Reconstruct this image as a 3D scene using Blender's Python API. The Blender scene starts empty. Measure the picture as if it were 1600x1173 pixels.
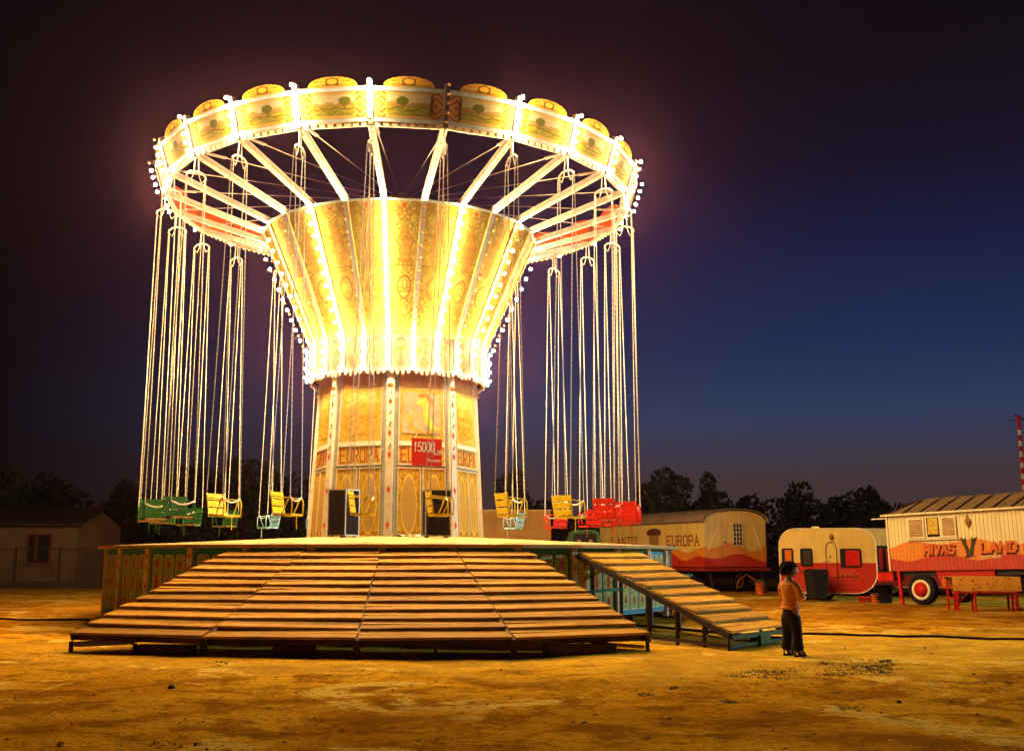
import bpy, bmesh, math, random
from math import sin, cos, pi, radians, sqrt, atan2, hypot
from mathutils import Vector, Matrix

random.seed(7)
sc = bpy.context.scene
col = sc.collection

# ------------------------------------------------------------------ camera
cam_d = bpy.data.cameras.new('camera')
cam = bpy.data.objects.new('camera', cam_d)
col.objects.link(cam)
cam.location = (0, 0, 1.35)
cam.rotation_euler = (radians(90 + 9.53), 0, 0)
cam_d.sensor_width = 36.0
cam_d.lens = 36.0 * 1680 / 1600
cam_d.clip_end = 2000
sc.camera = cam

# ------------------------------------------------------------------ dusk sky
world = bpy.data.worlds.new('World')
sc.world = world
world.use_nodes = True
wt = world.node_tree
for n_ in list(wt.nodes):
    wt.nodes.remove(n_)
w_out = wt.nodes.new('ShaderNodeOutputWorld')
w_bg = wt.nodes.new('ShaderNodeBackground')
wt.links.new(w_bg.outputs[0], w_out.inputs[0])

def wmath(op, a, b=None, c=None, clamp=False):
    n = wt.nodes.new('ShaderNodeMath')
    n.operation = op
    n.use_clamp = clamp
    for i, x in enumerate((a, b, c)):
        if x is None:
            continue
        if isinstance(x, (int, float)):
            n.inputs[i].default_value = x
        else:
            wt.links.new(x, n.inputs[i])
    return n.outputs[0]

w_tc = wt.nodes.new('ShaderNodeTexCoord')
w_sep = wt.nodes.new('ShaderNodeSeparateXYZ')
wt.links.new(w_tc.outputs['Generated'], w_sep.inputs[0])
# elevation ramp of the twilight arch
w_ramp = wt.nodes.new('ShaderNodeValToRGB')
wt.links.new(w_sep.outputs['Z'], w_ramp.inputs[0])
els = w_ramp.color_ramp.elements
stops = [(0.0, (.058, .034, .030)), (.07, (.058, .038, .040)), (.125, (.030, .046, .105)), (.19, (.013, .027, .086)),
         (.27, (.010, .014, .058)), (.34, (.009, .007, .022)), (.42, (.0080, .0042, .0088)), (1.0, (.008, .004, .006))]
els[0].position, els[0].color = stops[0][0], stops[0][1] + (1,)
els[1].position, els[1].color = stops[-1][0], stops[-1][1] + (1,)
for p_, c_ in stops[1:-1]:
    e_ = els.new(p_)
    e_.color = c_ + (1,)
# the afterglow is brightest over the place where the sun went down (to the right)
SUN_AZ = radians(18)
w_az = wmath('ADD', wmath('MULTIPLY', w_sep.outputs['X'], sin(SUN_AZ)), wmath('MULTIPLY', w_sep.outputs['Y'], cos(SUN_AZ)))
w_gl = wmath('SUBTRACT', w_az, 0.70)
w_gl = wmath('MULTIPLY', w_gl, 1.0 / 0.28, clamp=True)
w_gl = wmath('POWER', w_gl, 1.4)
w_mix = wt.nodes.new('ShaderNodeMix')
w_mix.data_type = 'RGBA'
wt.links.new(w_gl, w_mix.inputs['Factor'])
w_mix.inputs[6].default_value = (0.0045, 0.0028, 0.0034, 1)
wt.links.new(w_ramp.outputs[0], w_mix.inputs[7])
wt.links.new(w_mix.outputs[2], w_bg.inputs[0])
w_bg.inputs[1].default_value = 1.0

vs = sc.view_settings
vs.view_transform = 'Standard'
vs.look = 'None'
vs.exposure = 0.0
vs.gamma = 1.0
vs.use_curve_mapping = False
sc.cycles.use_denoising = True
sc.cycles.max_bounces = 6
sc.cycles.sample_clamp_indirect = 4.0

# ------------------------------------------------------------------ helpers
def V(*a):
    return Vector(a)

class MB:
    """collects faces of ONE piece"""
    def __init__(self):
        self.v, self.f, self.u = [], [], []
        self.smooth = False
        self.has_uv = False
    def add(self, vs_, fs_, uvs=None):
        o = len(self.v)
        self.v += [tuple(p) for p in vs_]
        for i, f in enumerate(fs_):
            self.f.append([o + j for j in f])
            self.u.append(uvs[i] if uvs and uvs[i] else None)
        if uvs:
            self.has_uv = True
        return self
    def hexa(self, p, uv=None):
        # p: 8 points, 0-3 back ring, 4-7 front ring (same order)
        fs_ = [(3, 2, 1, 0), (4, 5, 6, 7), (0, 1, 5, 4), (1, 2, 6, 5), (2, 3, 7, 6), (3, 0, 4, 7)]
        uvs = None
        if uv:
            uvs = [None, [(0, 0), (1, 0), (1, 1), (0, 1)], None, None, None, None]
        return self.add(p, fs_, uvs)
    def box(self, c, s, M=None):
        c = Vector(c)
        h = Vector(s) / 2
        pts = []
        for y in (1, -1):
            for x, z in ((-1, -1), (1, -1), (1, 1), (-1, 1)):
                q = Vector((x * h.x, y * h.y, z * h.z))
                if M is not None:
                    q = M @ q
                pts.append(c + q)
        return self.hexa(pts)
    def bar(self, a, b, w, h, up=(0, 0, 1)):
        a, b = Vector(a), Vector(b)
        d = (b - a).normalized()
        up = Vector(up)
        sx = d.cross(up)
        if sx.length < 1e-4:
            sx = d.cross(Vector((1, 0, 0)))
        sx.normalize()
        sz = sx.cross(d).normalized()
        r = [(-1, -1), (1, -1), (1, 1), (-1, 1)]
        p = [a + sx * x * w / 2 + sz * z * h / 2 for x, z in r] + [b + sx * x * w / 2 + sz * z * h / 2 for x, z in r]
        return self.add(p, [(3, 2, 1, 0), (4, 5, 6, 7), (0, 1, 5, 4), (1, 2, 6, 5), (2, 3, 7, 6), (3, 0, 4, 7)])
    def tube(self, pts, r, n=6, closed=False):
        pts = [Vector(p) for p in pts]
        m = len(pts)
        rs = r if isinstance(r, (list, tuple)) else [r] * m
        o = len(self.v)
        ref = None
        for i, p in enumerate(pts):
            if closed:
                d = (pts[(i + 1) % m] - pts[i - 1])
            else:
                d = pts[min(i + 1, m - 1)] - pts[max(i - 1, 0)]
            d.normalize()
            if ref is None:
                ref = Vector((0, 0, 1)) if abs(d.z) < .9 else Vector((1, 0, 0))
            x = d.cross(ref).normalized()
            y = x.cross(d).normalized()
            ref = y
            for k in range(n):
                a = 2 * pi * k / n
                self.v.append(tuple(p + x * rs[i] * cos(a) + y * rs[i] * sin(a)))
        for i in range(m if closed else m - 1):
            i2 = (i + 1) % m
            for k in range(n):
                k2 = (k + 1) % n
                self.f.append([o + i * n + k, o + i * n + k2, o + i2 * n + k2, o + i2 * n + k])
                self.u.append(None)
        if not closed:
            self.f.append([o + k for k in range(n)][::-1]); self.u.append(None)
            self.f.append([o + (m - 1) * n + k for k in range(n)]); self.u.append(None)
        return self
    def lathe(self, prof, n=16, M=None, cap=True):
        o = len(self.v)
        for r, z in prof:
            for k in range(n):
                a = 2 * pi * k / n
                q = Vector((r * cos(a), r * sin(a), z))
                self.v.append(tuple(M @ q if M is not None else q))
        for i in range(len(prof) - 1):
            for k in range(n):
                k2 = (k + 1) % n
                self.f.append([o + i * n + k, o + i * n + k2, o + (i + 1) * n + k2, o + (i + 1) * n + k])
                self.u.append(None)
        if cap:
            self.f.append([o + k for k in range(n)][::-1]); self.u.append(None)
            self.f.append([o + (len(prof) - 1) * n + k for k in range(n)]); self.u.append(None)
        return self
    def prism(self, poly, fn, w0, w1, uvbox=None):
        """poly: (a,b) ccw seen from the front; fn(a,b,w)->xyz; w1 is the front"""
        n = len(poly)
        pts = [fn(a, b, w0) for a, b in poly] + [fn(a, b, w1) for a, b in poly]
        fs_ = [list(range(n))[::-1], [n + i for i in range(n)]]
        uvs = [None, None]
        if uvbox is not None:
            a0, b0, a1, b1 = uvbox
            uvs[1] = [((a - a0) / (a1 - a0), (b - b0) / (b1 - b0)) for a, b in poly]
            self.has_uv = True
        for i in range(n):
            j = (i + 1) % n
            fs_.append([i, j, n + j, n + i])
            uvs.append(None)
        return self.add(pts, fs_, uvs if uvbox is not None else None)
    def ico(self, c, r, sub=1, sq=(1, 1, 1)):
        bm = bmesh.new()
        bmesh.ops.create_icosphere(bm, subdivisions=sub, radius=r)
        bm.verts.ensure_lookup_table()
        c = Vector(c)
        vs_ = [tuple(c + Vector((v.co.x * sq[0], v.co.y * sq[1], v.co.z * sq[2]))) for v in bm.verts]
        fs_ = [[v.index for v in f.verts] for f in bm.faces]
        bm.free()
        return self.add(vs_, fs_)
    def mesh(self, name, mat=None, smooth=None):
        me = bpy.data.meshes.new(name)
        me.from_pydata(self.v, [], self.f)
        if self.has_uv:
            uvl = me.uv_layers.new(name='UVMap')
            li = 0
            data = []
            for f, u in zip(self.f, self.u):
                for j in range(len(f)):
                    data += list(u[j]) if u else [0.0, 0.0]
            uvl.data.foreach_set('uv', data)
        if smooth or (smooth is None and self.smooth):
            me.polygons.foreach_set('use_smooth', [True] * len(me.polygons))
        if mat is not None:
            me.materials.append(mat)
        me.update()
        return me

def obj(name, m, mat=None, parent=None, loc=(0, 0, 0), rotz=0.0, smooth=None):
    me = m.mesh(name, mat, smooth) if isinstance(m, MB) else m
    o = bpy.data.objects.new(name, me)
    col.objects.link(o)
    o.location = loc
    o.rotation_euler = (0, 0, rotz)
    if parent is not None:
        o.parent = parent
    return o

def tag(o, label, cat, group=None):
    o['label'] = label
    o['category'] = cat
    if group:
        o['group'] = group
    return o

def thing(name, label, cat, loc=(0, 0, 0), rotz=0.0, group=None):
    o = bpy.data.objects.new(name, None)
    o.empty_display_size = .2
    col.objects.link(o)
    o.location = loc
    o.rotation_euler = (0, 0, rotz)
    return tag(o, label, cat, group)

def facet(N, z0, R0, z1, R1):
    h = pi / N
    ch, sh = cos(h), sin(h)
    dz, dR = z1 - z0, (R1 - R0) * ch
    L = hypot(dz, dR)
    ny, nz = -dz / L, -dR / L
    def P(s, t, o=0.0):
        R = R0 + (R1 - R0) * t
        return Vector((s * R * sh, -R * ch + ny * o, z0 + dz * t + nz * o))
    return P

def plate(mb, P, s0, s1, t0, t1, o0, o1, uv=True):
    r = [(s0, t0), (s1, t0), (s1, t1), (s0, t1)]
    return mb.hexa([P(s, t, o0) for s, t in r] + [P(s, t, o1) for s, t in r], uv)

def arch(s0, s1, t0, t1, rise, n=8):
    c = (s0 + s1) / 2
    w = (s1 - s0) / 2
    pts = [(s0, t0), (s1, t0)]
    for i in range(n + 1):
        a = pi * i / n
        e = .55
        x = math.copysign(abs(cos(a)) ** e, cos(a))
        pts.append((c + w * x, t1 - rise + rise * abs(sin(a)) ** e))
    return pts

# ------------------------------------------------------------------ node helper
class G:
    def __init__(self, name, rough=.6, spec=.3):
        self.m = bpy.data.materials.new(name)
        self.m.use_nodes = True
        self.nt = self.m.node_tree
        self.b = self.nt.nodes['Principled BSDF']
        self.b.inputs['Roughness'].default_value = rough
        self.b.inputs['Specular IOR Level'].default_value = spec
    def n(self, t, **k):
        x = self.nt.nodes.new(t)
        for a, v in k.items():
            setattr(x, a, v)
        return x
    def put(self, s, v):
        if isinstance(v, (int, float)):
            s.default_value = v
        elif isinstance(v, tuple):
            s.default_value = v if len(v) == len(s.default_value) else v + (1,)
        else:
            self.nt.links.new(v, s)
    def math(self, op, a, b=None, c=None, clamp=False):
        x = self.n('ShaderNodeMath', operation=op, use_clamp=clamp)
        for i, q in enumerate((a, b, c)):
            if q is not None:
                self.put(x.inputs[i], q)
        return x.outputs[0]
    def mix(self, f, a, b, mode='MIX'):
        x = self.n('ShaderNodeMix', data_type='RGBA', blend_type=mode)
        self.put(x.inputs['Factor'], f)
        self.put(x.inputs[6], a)
        self.put(x.inputs[7], b)
        return x.outputs[2]
    def step(self, x, e, w=.02):
        # 0 below e, 1 above
        d = self.math('SUBTRACT', x, e)
        d = self.math('MULTIPLY', d, 1.0 / w)
        return self.math('ADD', d, .5, clamp=True)
    def coord(self, which='Object'):
        return self.n('ShaderNodeTexCoord').outputs[which]
    def sep(self, v):
        s = self.n('ShaderNodeSeparateXYZ')
        self.put(s.inputs[0], v)
        return s.outputs
    def comb(self, x, y, z=0.0):
        s = self.n('ShaderNodeCombineXYZ')
        for i, q in enumerate((x, y, z)):
            self.put(s.inputs[i], q)
        return s.outputs[0]
    def mapv(self, v, scale=(1, 1, 1), loc=(0, 0, 0)):
        s = self.n('ShaderNodeMapping')
        self.put(s.inputs[0], v)
        s.inputs['Scale'].default_value = scale
        s.inputs['Location'].default_value = loc
        return s.outputs[0]
    def noise(self, v, scale, detail=3, rough=.55, dist=0.0):
        s = self.n('ShaderNodeTexNoise')
        self.put(s.inputs['Vector'], v)
        s.inputs['Scale'].default_value = scale
        s.inputs['Detail'].default_value = detail
        s.inputs['Roughness'].default_value = rough
        s.inputs['Distortion'].default_value = dist
        return s.outputs[0]
    def vor(self, v, scale, feature='F1'):
        s = self.n('ShaderNodeTexVoronoi', feature=feature)
        self.put(s.inputs['Vector'], v)
        s.inputs['Scale'].default_value = scale
        return s.outputs[0]
    def rand(self):
        return self.n('ShaderNodeObjectInfo').outputs['Random']
    def base(self, c):
        self.put(self.b.inputs['Base Color'], c)
        return self
    def bump(self, h, strength=.3, dist=.02):
        s = self.n('ShaderNodeBump')
        s.inputs['Strength'].default_value = strength
        s.inputs['Distance'].default_value = dist
        self.put(s.inputs['Height'], h)
        self.nt.links.new(s.outputs[0], self.b.inputs['Normal'])
        return self

def paint(name, c, rough=.5, var=.35, scale=6.0, metal=0.0, bump=.15):
    g = G(name, rough, .12)
    co = g.coord('Object')
    n1 = g.noise(co, scale, 4, .6)
    n2 = g.noise(co, scale * 7, 2)
    dark = tuple(x * (1 - var) for x in c)
    lite = tuple(min(1, x * (1 + var * .35)) for x in c)
    r = g.math('ADD', g.math('MULTIPLY', n1, .8), g.math('MULTIPLY', n2, .2))
    f = g.step(r, .5, .35)
    g.base(g.mix(f, dark, lite))
    g.b.inputs['Metallic'].default_value = metal
    g.put(g.b.inputs['Roughness'], g.math('ADD', g.math('MULTIPLY', n1, .3), rough - .15))
    if bump:
        g.bump(n2, bump, .004)
    return g.m

def emit(name, c, s):
    m = bpy.data.materials.new(name)
    m.use_nodes = True
    nt = m.node_tree
    b = nt.nodes['Principled BSDF']
    b.inputs['Base Color'].default_value = (.8, .7, .5, 1)
    b.inputs['Emission Color'].default_value = c + (1,)
    b.inputs['Emission Strength'].default_value = s
    return m

M = {}
M['white'] = paint('white_paint', (.74, .70, .60), .45, .25)
M['strip'] = paint('strip_paint', (.12, .11, .09), .5, .25)
M['cream'] = paint('cream_paint', (.78, .68, .42), .5, .25)
M['rail'] = paint('grey_blue_paint', (.20, .25, .27), .45, .3)
M['steel'] = paint('grey_steel', (.42, .42, .40), .45, .3, metal=.35)
M['dark_steel'] = paint('dark_brown_steel', (.05, .035, .028), .6, .4)
M['chain'] = paint('galvanised_chain', (.62, .58, .52), .45, .3, 20, metal=.25)
M['orange_back'] = paint('orange_back_paint', (.62, .085, .012), .5, .3)
M['deck'] = paint('cream_deck_paint', (.46, .33, .12), .55, .3, 3)
M['black'] = paint('black_vinyl', (.012, .010, .011), .6, .3)
M['rubber'] = paint('black_rubber', (.018, .016, .016), .75, .3)
M['red'] = paint('red_paint', (.55, .018, .008), .4, .3)
M['diamond'] = paint('red_diamond_paint', (.62, .05, .01), .5, .2)
M['yellow'] = paint('yellow_paint', (.86, .66, .02), .4, .25, 9)
M['green'] = paint('green_paint', (.018, .085, .018), .4, .45, 9)
M['chair_red'] = paint('scarlet_paint', (.60, .022, .008), .4, .3, 9)
M['blue'] = paint('pale_blue_paint', (.22, .45, .56), .4, .3, 9)
M['skirt_blue'] = paint('turquoise_blue_paint', (.035, .26, .40), .45, .35, 5)
M['letter_red'] = paint('brick_red_lettering', (.27, .045, .010), .6, .25)
M['letter_dark'] = paint('dark_brown_lettering', (.10, .028, .012), .6, .25)
M['letter_black'] = paint('black_lettering', (.03, .012, .008), .6, .25)
M['letter_white'] = paint('white_lettering', (.85, .82, .72), .6, .1)
M['letter_orange'] = paint('orange_red_lettering', (.62, .13, .02), .6, .2)
M['bulb_off'] = paint('unlit_bulb', (.26, .13, .05), .25, .3, bump=0)
BULB = (1.0, .63, .27)
M['bulb'] = emit('lit_bulb', BULB, 2150.0)
M['bulb_bell'] = emit('lit_bell_bulb', BULB, 1500.0)
M['bulb_band'] = emit('lit_band_bulb', BULB, 1750.0)
for q_ in ('black', 'rubber'):
    M[q_].node_tree.nodes['Principled BSDF'].inputs['Specular IOR Level'].default_value = .03
M['glass_dark'] = paint('dark_window_glass', (.02, .018, .022), .12, .2, bump=0)

# --- painted decoration ------------------------------------------------
def landscape_mat():
    g = G('landscape_painting', .85, .03)
    u, v, _ = g.sep(g.coord('UV'))
    r = g.rand()
    r50 = g.math('MULTIPLY', r, 57.0)
    def n1(scale, off, k=1.0):
        return g.noise(g.comb(g.math('MULTIPLY', u, k), g.math('ADD', r50, off), 0.0), scale, 2)
    uvr = g.comb(u, v, r50)
    nn = g.noise(uvr, 9, 3)
    sky = g.mix(g.step(g.noise(g.mapv(uvr, (1, 3, 1)), 4, 3), .5, .4), (0.1023, 0.1023, 0.0676), (0.1575, 0.1451, 0.0831))
    hill = g.math('ADD', .36, g.math('MULTIPLY', n1(4.0, 3.0), .5))
    c = g.mix(g.step(v, hill, .03), (0.0942, 0.0651, 0.0161), sky)
    hor = g.math('ADD', .27, g.math('MULTIPLY', n1(2.5, 9.0), .32))
    field = g.mix(g.step(nn, .5, .3), (0.0508, 0.0589, 0.0050), (0.1097, 0.1023, 0.0112))
    path = g.math('ABSOLUTE', g.math('SUBTRACT', v, g.math('MULTIPLY', n1(3.0, 21.0), .6)))
    field = g.mix(g.step(path, .03, .02), (0.0471, 0.0291, 0.0050), field)
    c = g.mix(g.step(v, hor, .02), field, c)
    edge = g.math('ABSOLUTE', g.math('SUBTRACT', v, hor))
    c = g.mix(g.step(edge, .012, .012), (0.0391, 0.0279, 0.0031), c)
    # one tree per picture
    cu = g.math('ADD', .22, g.math('MULTIPLY', g.math('FRACT', g.math('MULTIPLY', r, 13.7)), .56))
    du = g.math('MULTIPLY', g.math('SUBTRACT', u, cu), 6.5)
    dv = g.math('MULTIPLY', g.math('SUBTRACT', v, .68), 4.4)
    d = g.math('ADD', g.math('ADD', g.math('MULTIPLY', du, du), g.math('MULTIPLY', dv, dv)), g.math('MULTIPLY', nn, 1.1))
    c = g.mix(g.step(d, 1.45, .3), (0.0310, 0.0378, 0.0031), c)
    trunk = g.math('MULTIPLY', g.step(g.math('ABSOLUTE', du), .09, .05), 1.0)
    low = g.step(v, .62, .02)
    keep = g.math('MAXIMUM', g.math('MAXIMUM', trunk, low), g.step(g.math('SUBTRACT', 1.0, v), .68, .02))
    c = g.mix(keep, (0.0434, 0.0236, 0.0050), c)
    g.base(c)
    return g.m

def border_mat():
    g = G('rim_border_painting', .85, .03)
    u, v, _ = g.sep(g.coord('UV'))
    um = g.math('ABSOLUTE', g.math('SUBTRACT', u, .5))          # mirrored
    a = g.math('SUBTRACT', um, .40)                              # axis of the side ornament
    vv = g.math('ABSOLUTE', g.math('SUBTRACT', v, .5))
    w = g.math('SINE', g.math('ADD', g.math('MULTIPLY', vv, 26.0), g.math('MULTIPLY', g.math('ABSOLUTE', a), 60.0)))
    n_ = g.noise(g.comb(um, vv, 2.0), 14, 2)
    f = g.step(g.math('ADD', w, n_), .75, .5)
    side = g.mix(f, (0.1749, 0.1051, 0.0220), (0.1122, 0.0209, 0.0033))
    f2 = g.step(g.math('SINE', g.math('MULTIPLY', vv, 60.0)), .6, .3)
    side = g.mix(g.math('MULTIPLY', f2, g.step(g.math('SUBTRACT', .05, g.math('ABSOLUTE', a)), .02, .02)), side, (0.0561, 0.0462, 0.0066))
    plain = g.mix(g.step(n_, .55, .25), (0.1793, 0.1303, 0.0369), (0.1617, 0.0968, 0.0138))
    c = g.mix(g.step(um, .335, .01), plain, side)
    g.base(c)
    return g.m

def bell_mat():
    g = G('bell_ornament_painting', .85, .03)
    u, v, _ = g.sep(g.coord('UV'))
    r = g.math('MULTIPLY', g.math('FLOOR', g.math('MULTIPLY', g.rand(), 3.0)), 5.0)
    m = g.math('ABSOLUTE', g.math('SUBTRACT', u, .5))
    wd = g.math('ADD', .63, g.math('MULTIPLY', v, .37))           # fields narrow downwards
    mx = g.math('MULTIPLY', m, wd)
    p = g.comb(g.math('MULTIPLY', mx, 1.3), g.math('MULTIPLY', v, 3.4), r)
    n_ = g.noise(p, 2.6, 3, .6, 1.9)
    n2 = g.noise(p, 5.5, 3, .6, 1.5)
    base = g.mix(g.step(g.noise(p, 1.6, 2), .5, .3), (0.1604, 0.1533, 0.0397), (0.1397, 0.1155, 0.0186))
    c = g.mix(g.step(g.math('ABSOLUTE', g.math('SUBTRACT', n_, .5)), .016, .02), (0.0556, 0.0231, 0.0026), base)
    c = g.mix(g.step(g.math('ABSOLUTE', g.math('SUBTRACT', n2, .52)), .016, .02), (0.0699, 0.0367, 0.0038), c)
    vo = g.vor(p, 4.2, 'DISTANCE_TO_EDGE')
    c = g.mix(g.math('MULTIPLY', g.math('SUBTRACT', 1.0, g.step(vo, .05, .04)), .7), c, (0.0595, 0.0556, 0.0051))
    # large dim urn with a bird in the middle of each field
    du = g.math('MULTIPLY', mx, 3.9)
    dv = g.math('MULTIPLY', g.math('SUBTRACT', v, .66), 4.6)
    d = g.math('ADD', g.math('ADD', g.math('MULTIPLY', du, du), g.math('MULTIPLY', dv, dv)), g.math('MULTIPLY', n_, 1.2))
    c = g.mix(g.math('MULTIPLY', g.math('SUBTRACT', 1.0, g.step(d, 1.25, .22)), .6), c, (0.0871, 0.0404, 0.0051))
    dv = g.math('MULTIPLY', g.math('SUBTRACT', v, .36), 9.0)
    d = g.math('SQRT', g.math('ADD', g.math('MULTIPLY', du, du), g.math('MULTIPLY', dv, dv)))
    c = g.mix(g.step(g.math('ABSOLUTE', g.math('SUBTRACT', d, .75)), .09, .06), (0.0699, 0.0430, 0.0051), c)
    # swags along top and bottom
    sw = g.math('ADD', v, g.math('MULTIPLY', g.math('SINE', g.math('MULTIPLY', mx, 17.0)), .035))
    for e in (.95, .92, .885, .25, .16, .11, .05):
        c = g.mix(g.step(g.math('ABSOLUTE', g.math('SUBTRACT', sw, e)), .006, .007), (0.0699, 0.0367, 0.0038), c)
    red = g.math('ADD', g.math('MULTIPLY', g.math('MULTIPLY', m, m), 160.0), g.math('MULTIPLY', g.math('POWER', g.math('ABSOLUTE', g.math('SUBTRACT', v, .955)), 2.0), 3000.0))
    c = g.mix(g.step(red, .6, .3), (0.1466, 0.0168, 0.0026), c)
    # edge line and plate joints
    c = g.mix(g.step(g.math('ABSOLUTE', g.math('SUBTRACT', m, .455)), .009, .008), (0.0768, 0.0472, 0.0058), c)
    c = g.mix(g.step(g.math('ABSOLUTE', g.math('SUBTRACT', v, .52)), .003, .003), (0.0522, 0.0383, 0.0077), c)
    g.base(c)
    return g.m

def band_mat():
    g = G('band_medallion_painting', .85, .03)
    u, v, _ = g.sep(g.coord('UV'))
    r = g.math('MULTIPLY', g.rand(), 40.0)
    du = g.math('MULTIPLY', g.math('SUBTRACT', u, .5), 3.0)
    dv = g.math('MULTIPLY', g.math('SUBTRACT', v, .52), 2.6)
    n_ = g.noise(g.comb(u, v, r), 6, 3, .6, .6)
    d = g.math('ADD', g.math('MULTIPLY', du, du), g.math('MULTIPLY', dv, dv))
    c = g.mix(g.step(g.math('ABSOLUTE', g.math('SUBTRACT', d, 1.0)), .14, .06), (0.0198, 0.0185, 0.0049), (0.0386, 0.0356, 0.0286))
    ins = g.math('MULTIPLY', g.math('SUBTRACT', 1.0, g.step(d, .8, .1)), g.step(n_, .52, .1))
    c = g.mix(ins, c, (0.0238, 0.0239, 0.0060))
    g.base(c)
    return g.m

def oval_mat():
    g = G('oval_panel_painting', .85, .03)
    u, v, _ = g.sep(g.coord('UV'))
    m = g.math('ABSOLUTE', g.math('SUBTRACT', u, .5))
    du = g.math('MULTIPLY', m, 3.0)
    dv = g.math('MULTIPLY', g.math('SUBTRACT', v, .48), 2.45)
    d = g.math('SQRT', g.math('ADD', g.math('MULTIPLY', du, du), g.math('MULTIPLY', dv, dv)))
    p = g.comb(m, g.math('MULTIPLY', v, 1.6), 1.0)
    n_ = g.noise(p, 9, 3, .6, 1.2)
    fine = g.noise(g.coord('Object'), 60, 2)
    out = g.mix(g.step(n_, .5, .08), (0.5940, 0.3780, 0.0330), (0.3600, 0.1716, 0.0165))
    out = g.mix(g.step(g.noise(p, 16, 2), .60, .06), out, (0.1800, 0.1620, 0.0110))
    ring = g.mix(g.step(g.math('ABSOLUTE', g.math('SUBTRACT', d, 1.02)), .07, .04), (0.6480, 0.4680, 0.0770), out)
    ins = g.mix(g.step(fine, .5, .4), (0.3600, 0.2256, 0.0550), (0.4860, 0.3240, 0.0880))
    c = g.mix(g.step(d, .97, .03), ins, ring)
    g.base(c)
    return g.m

def skirt_mat():
    g = G('skirt_flower_painting', .85, .03)
    u, v, _ = g.sep(g.coord('UV'))
    m = g.math('ABSOLUTE', g.math('SUBTRACT', u, .5))
    vf = g.math('ABSOLUTE', g.math('SUBTRACT', v, .5))
    p = g.comb(m, g.math('MULTIPLY', vf, 3.4), g.math('MULTIPLY', g.math('FLOOR', g.math('MULTIPLY', g.rand(), 3.0)), .12))
    n_ = g.noise(p, 5.5, 2, .5, 1.4)
    n2 = g.noise(p, 9.0, 2, .5, 1.0)
    c = g.mix(g.step(g.noise(p, 2.0, 1), .5, .4), (.44, .50, .10), (.62, .60, .22))
    c = g.mix(g.step(n_, .55, .05), c, (.09, .28, .10))
    c = g.mix(g.step(n2, .60, .05), c, (.05, .20, .22))
    # red blossom
    for cv in (.34, .05):
        d = g.math('ADD', g.math('POWER', g.math('MULTIPLY', m, 3.6), 2.0), g.math('POWER', g.math('MULTIPLY', g.math('SUBTRACT', vf, cv), 9.0), 2.0))
        d = g.math('ADD', d, g.math('MULTIPLY', n2, .8))
        c = g.mix(g.step(d, .85, .2), (.50, .05, .03), c)
    g.base(c)
    return g.m

def crest_mat():
    g = G('crest_painting', .85, .03)
    u, v, _ = g.sep(g.coord('UV'))
    m = g.math('ABSOLUTE', g.math('SUBTRACT', u, .5))
    du = g.math('MULTIPLY', m, 9.0)
    dv = g.math('MULTIPLY', g.math('SUBTRACT', v, .52), 3.6)
    d = g.math('SQRT', g.math('ADD', g.math('MULTIPLY', du, du), g.math('MULTIPLY', dv, dv)))
    n_ = g.noise(g.comb(m, g.math('MULTIPLY', v, .4), 3.0), 16, 2, .5, 1.0)
    c = g.mix(g.step(n_, .56, .05), (0.3712, 0.2250, 0.0225), (0.0788, 0.0562, 0.0112))
    c = g.mix(g.step(g.noise(g.comb(m, v, 8.0), 8, 1), .62, .05), c, (0.3097, 0.0510, 0.0053))
    c = g.mix(g.step(d, 1.25, .1), (0.0735, 0.0510, 0.0112), c)
    c = g.mix(g.step(d, .9, .1), (0.4163, 0.2700, 0.0285), c)
    rim = g.math('MAXIMUM', g.step(m, .46, .02), g.math('SUBTRACT', 1.0, g.step(v, .12, .03)))
    c = g.mix(rim, c, (0.4050, 0.2587, 0.0338))
    g.base(c)
    return g.m

def mural_mat():
    g = G('mural_painting', .85, .03)
    u, v, _ = g.sep(g.coord('UV'))
    r = g.math('MULTIPLY', g.rand(), 31.0)
    uvr = g.comb(u, v, r)
    h1 = g.math('ADD', .5, g.math('MULTIPLY', g.noise(g.comb(u, r, 0.0), 3.5, 3), .45))
    h2 = g.math('ADD', .22, g.math('MULTIPLY', g.noise(g.comb(u, r, 5.0), 5.0, 3), .4))
    n_ = g.noise(g.mapv(uvr, (1, 2.2, 1)), 6, 4)
    sky = g.mix(g.step(n_, .5, .25), (0.6400, 0.5700, 0.1650), (0.4960, 0.3456, 0.0660))
    c = g.mix(g.step(v, h1, .03), g.mix(g.step(n_, .5, .2), (0.4400, 0.2592, 0.0275), (0.5760, 0.3972, 0.0550)), sky)
    c = g.mix(g.step(v, h2, .04), g.mix(g.step(n_, .48, .15), (0.4000, 0.2076, 0.0165), (0.5280, 0.3624, 0.0440)), c)
    c = g.mix(g.step(g.math('ABSOLUTE', g.math('SUBTRACT', v, h2)), .015, .02), (0.2720, 0.1560, 0.0165), c)
    g.base(c)
    return g.m

M['landscape'] = landscape_mat()
M['border'] = border_mat()
M['bell'] = bell_mat()
M['band'] = band_mat()
M['oval'] = oval_mat()
M['skirt'] = skirt_mat()
M['crest'] = crest_mat()
M['mural'] = mural_mat()
M['ochre'] = paint('ochre_ornament', (.60, .41, .05), .5, .5, 14)
M['amber_dark'] = paint('dark_amber_paint', (.40, .20, .04), .5, .4, 6)

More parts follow.
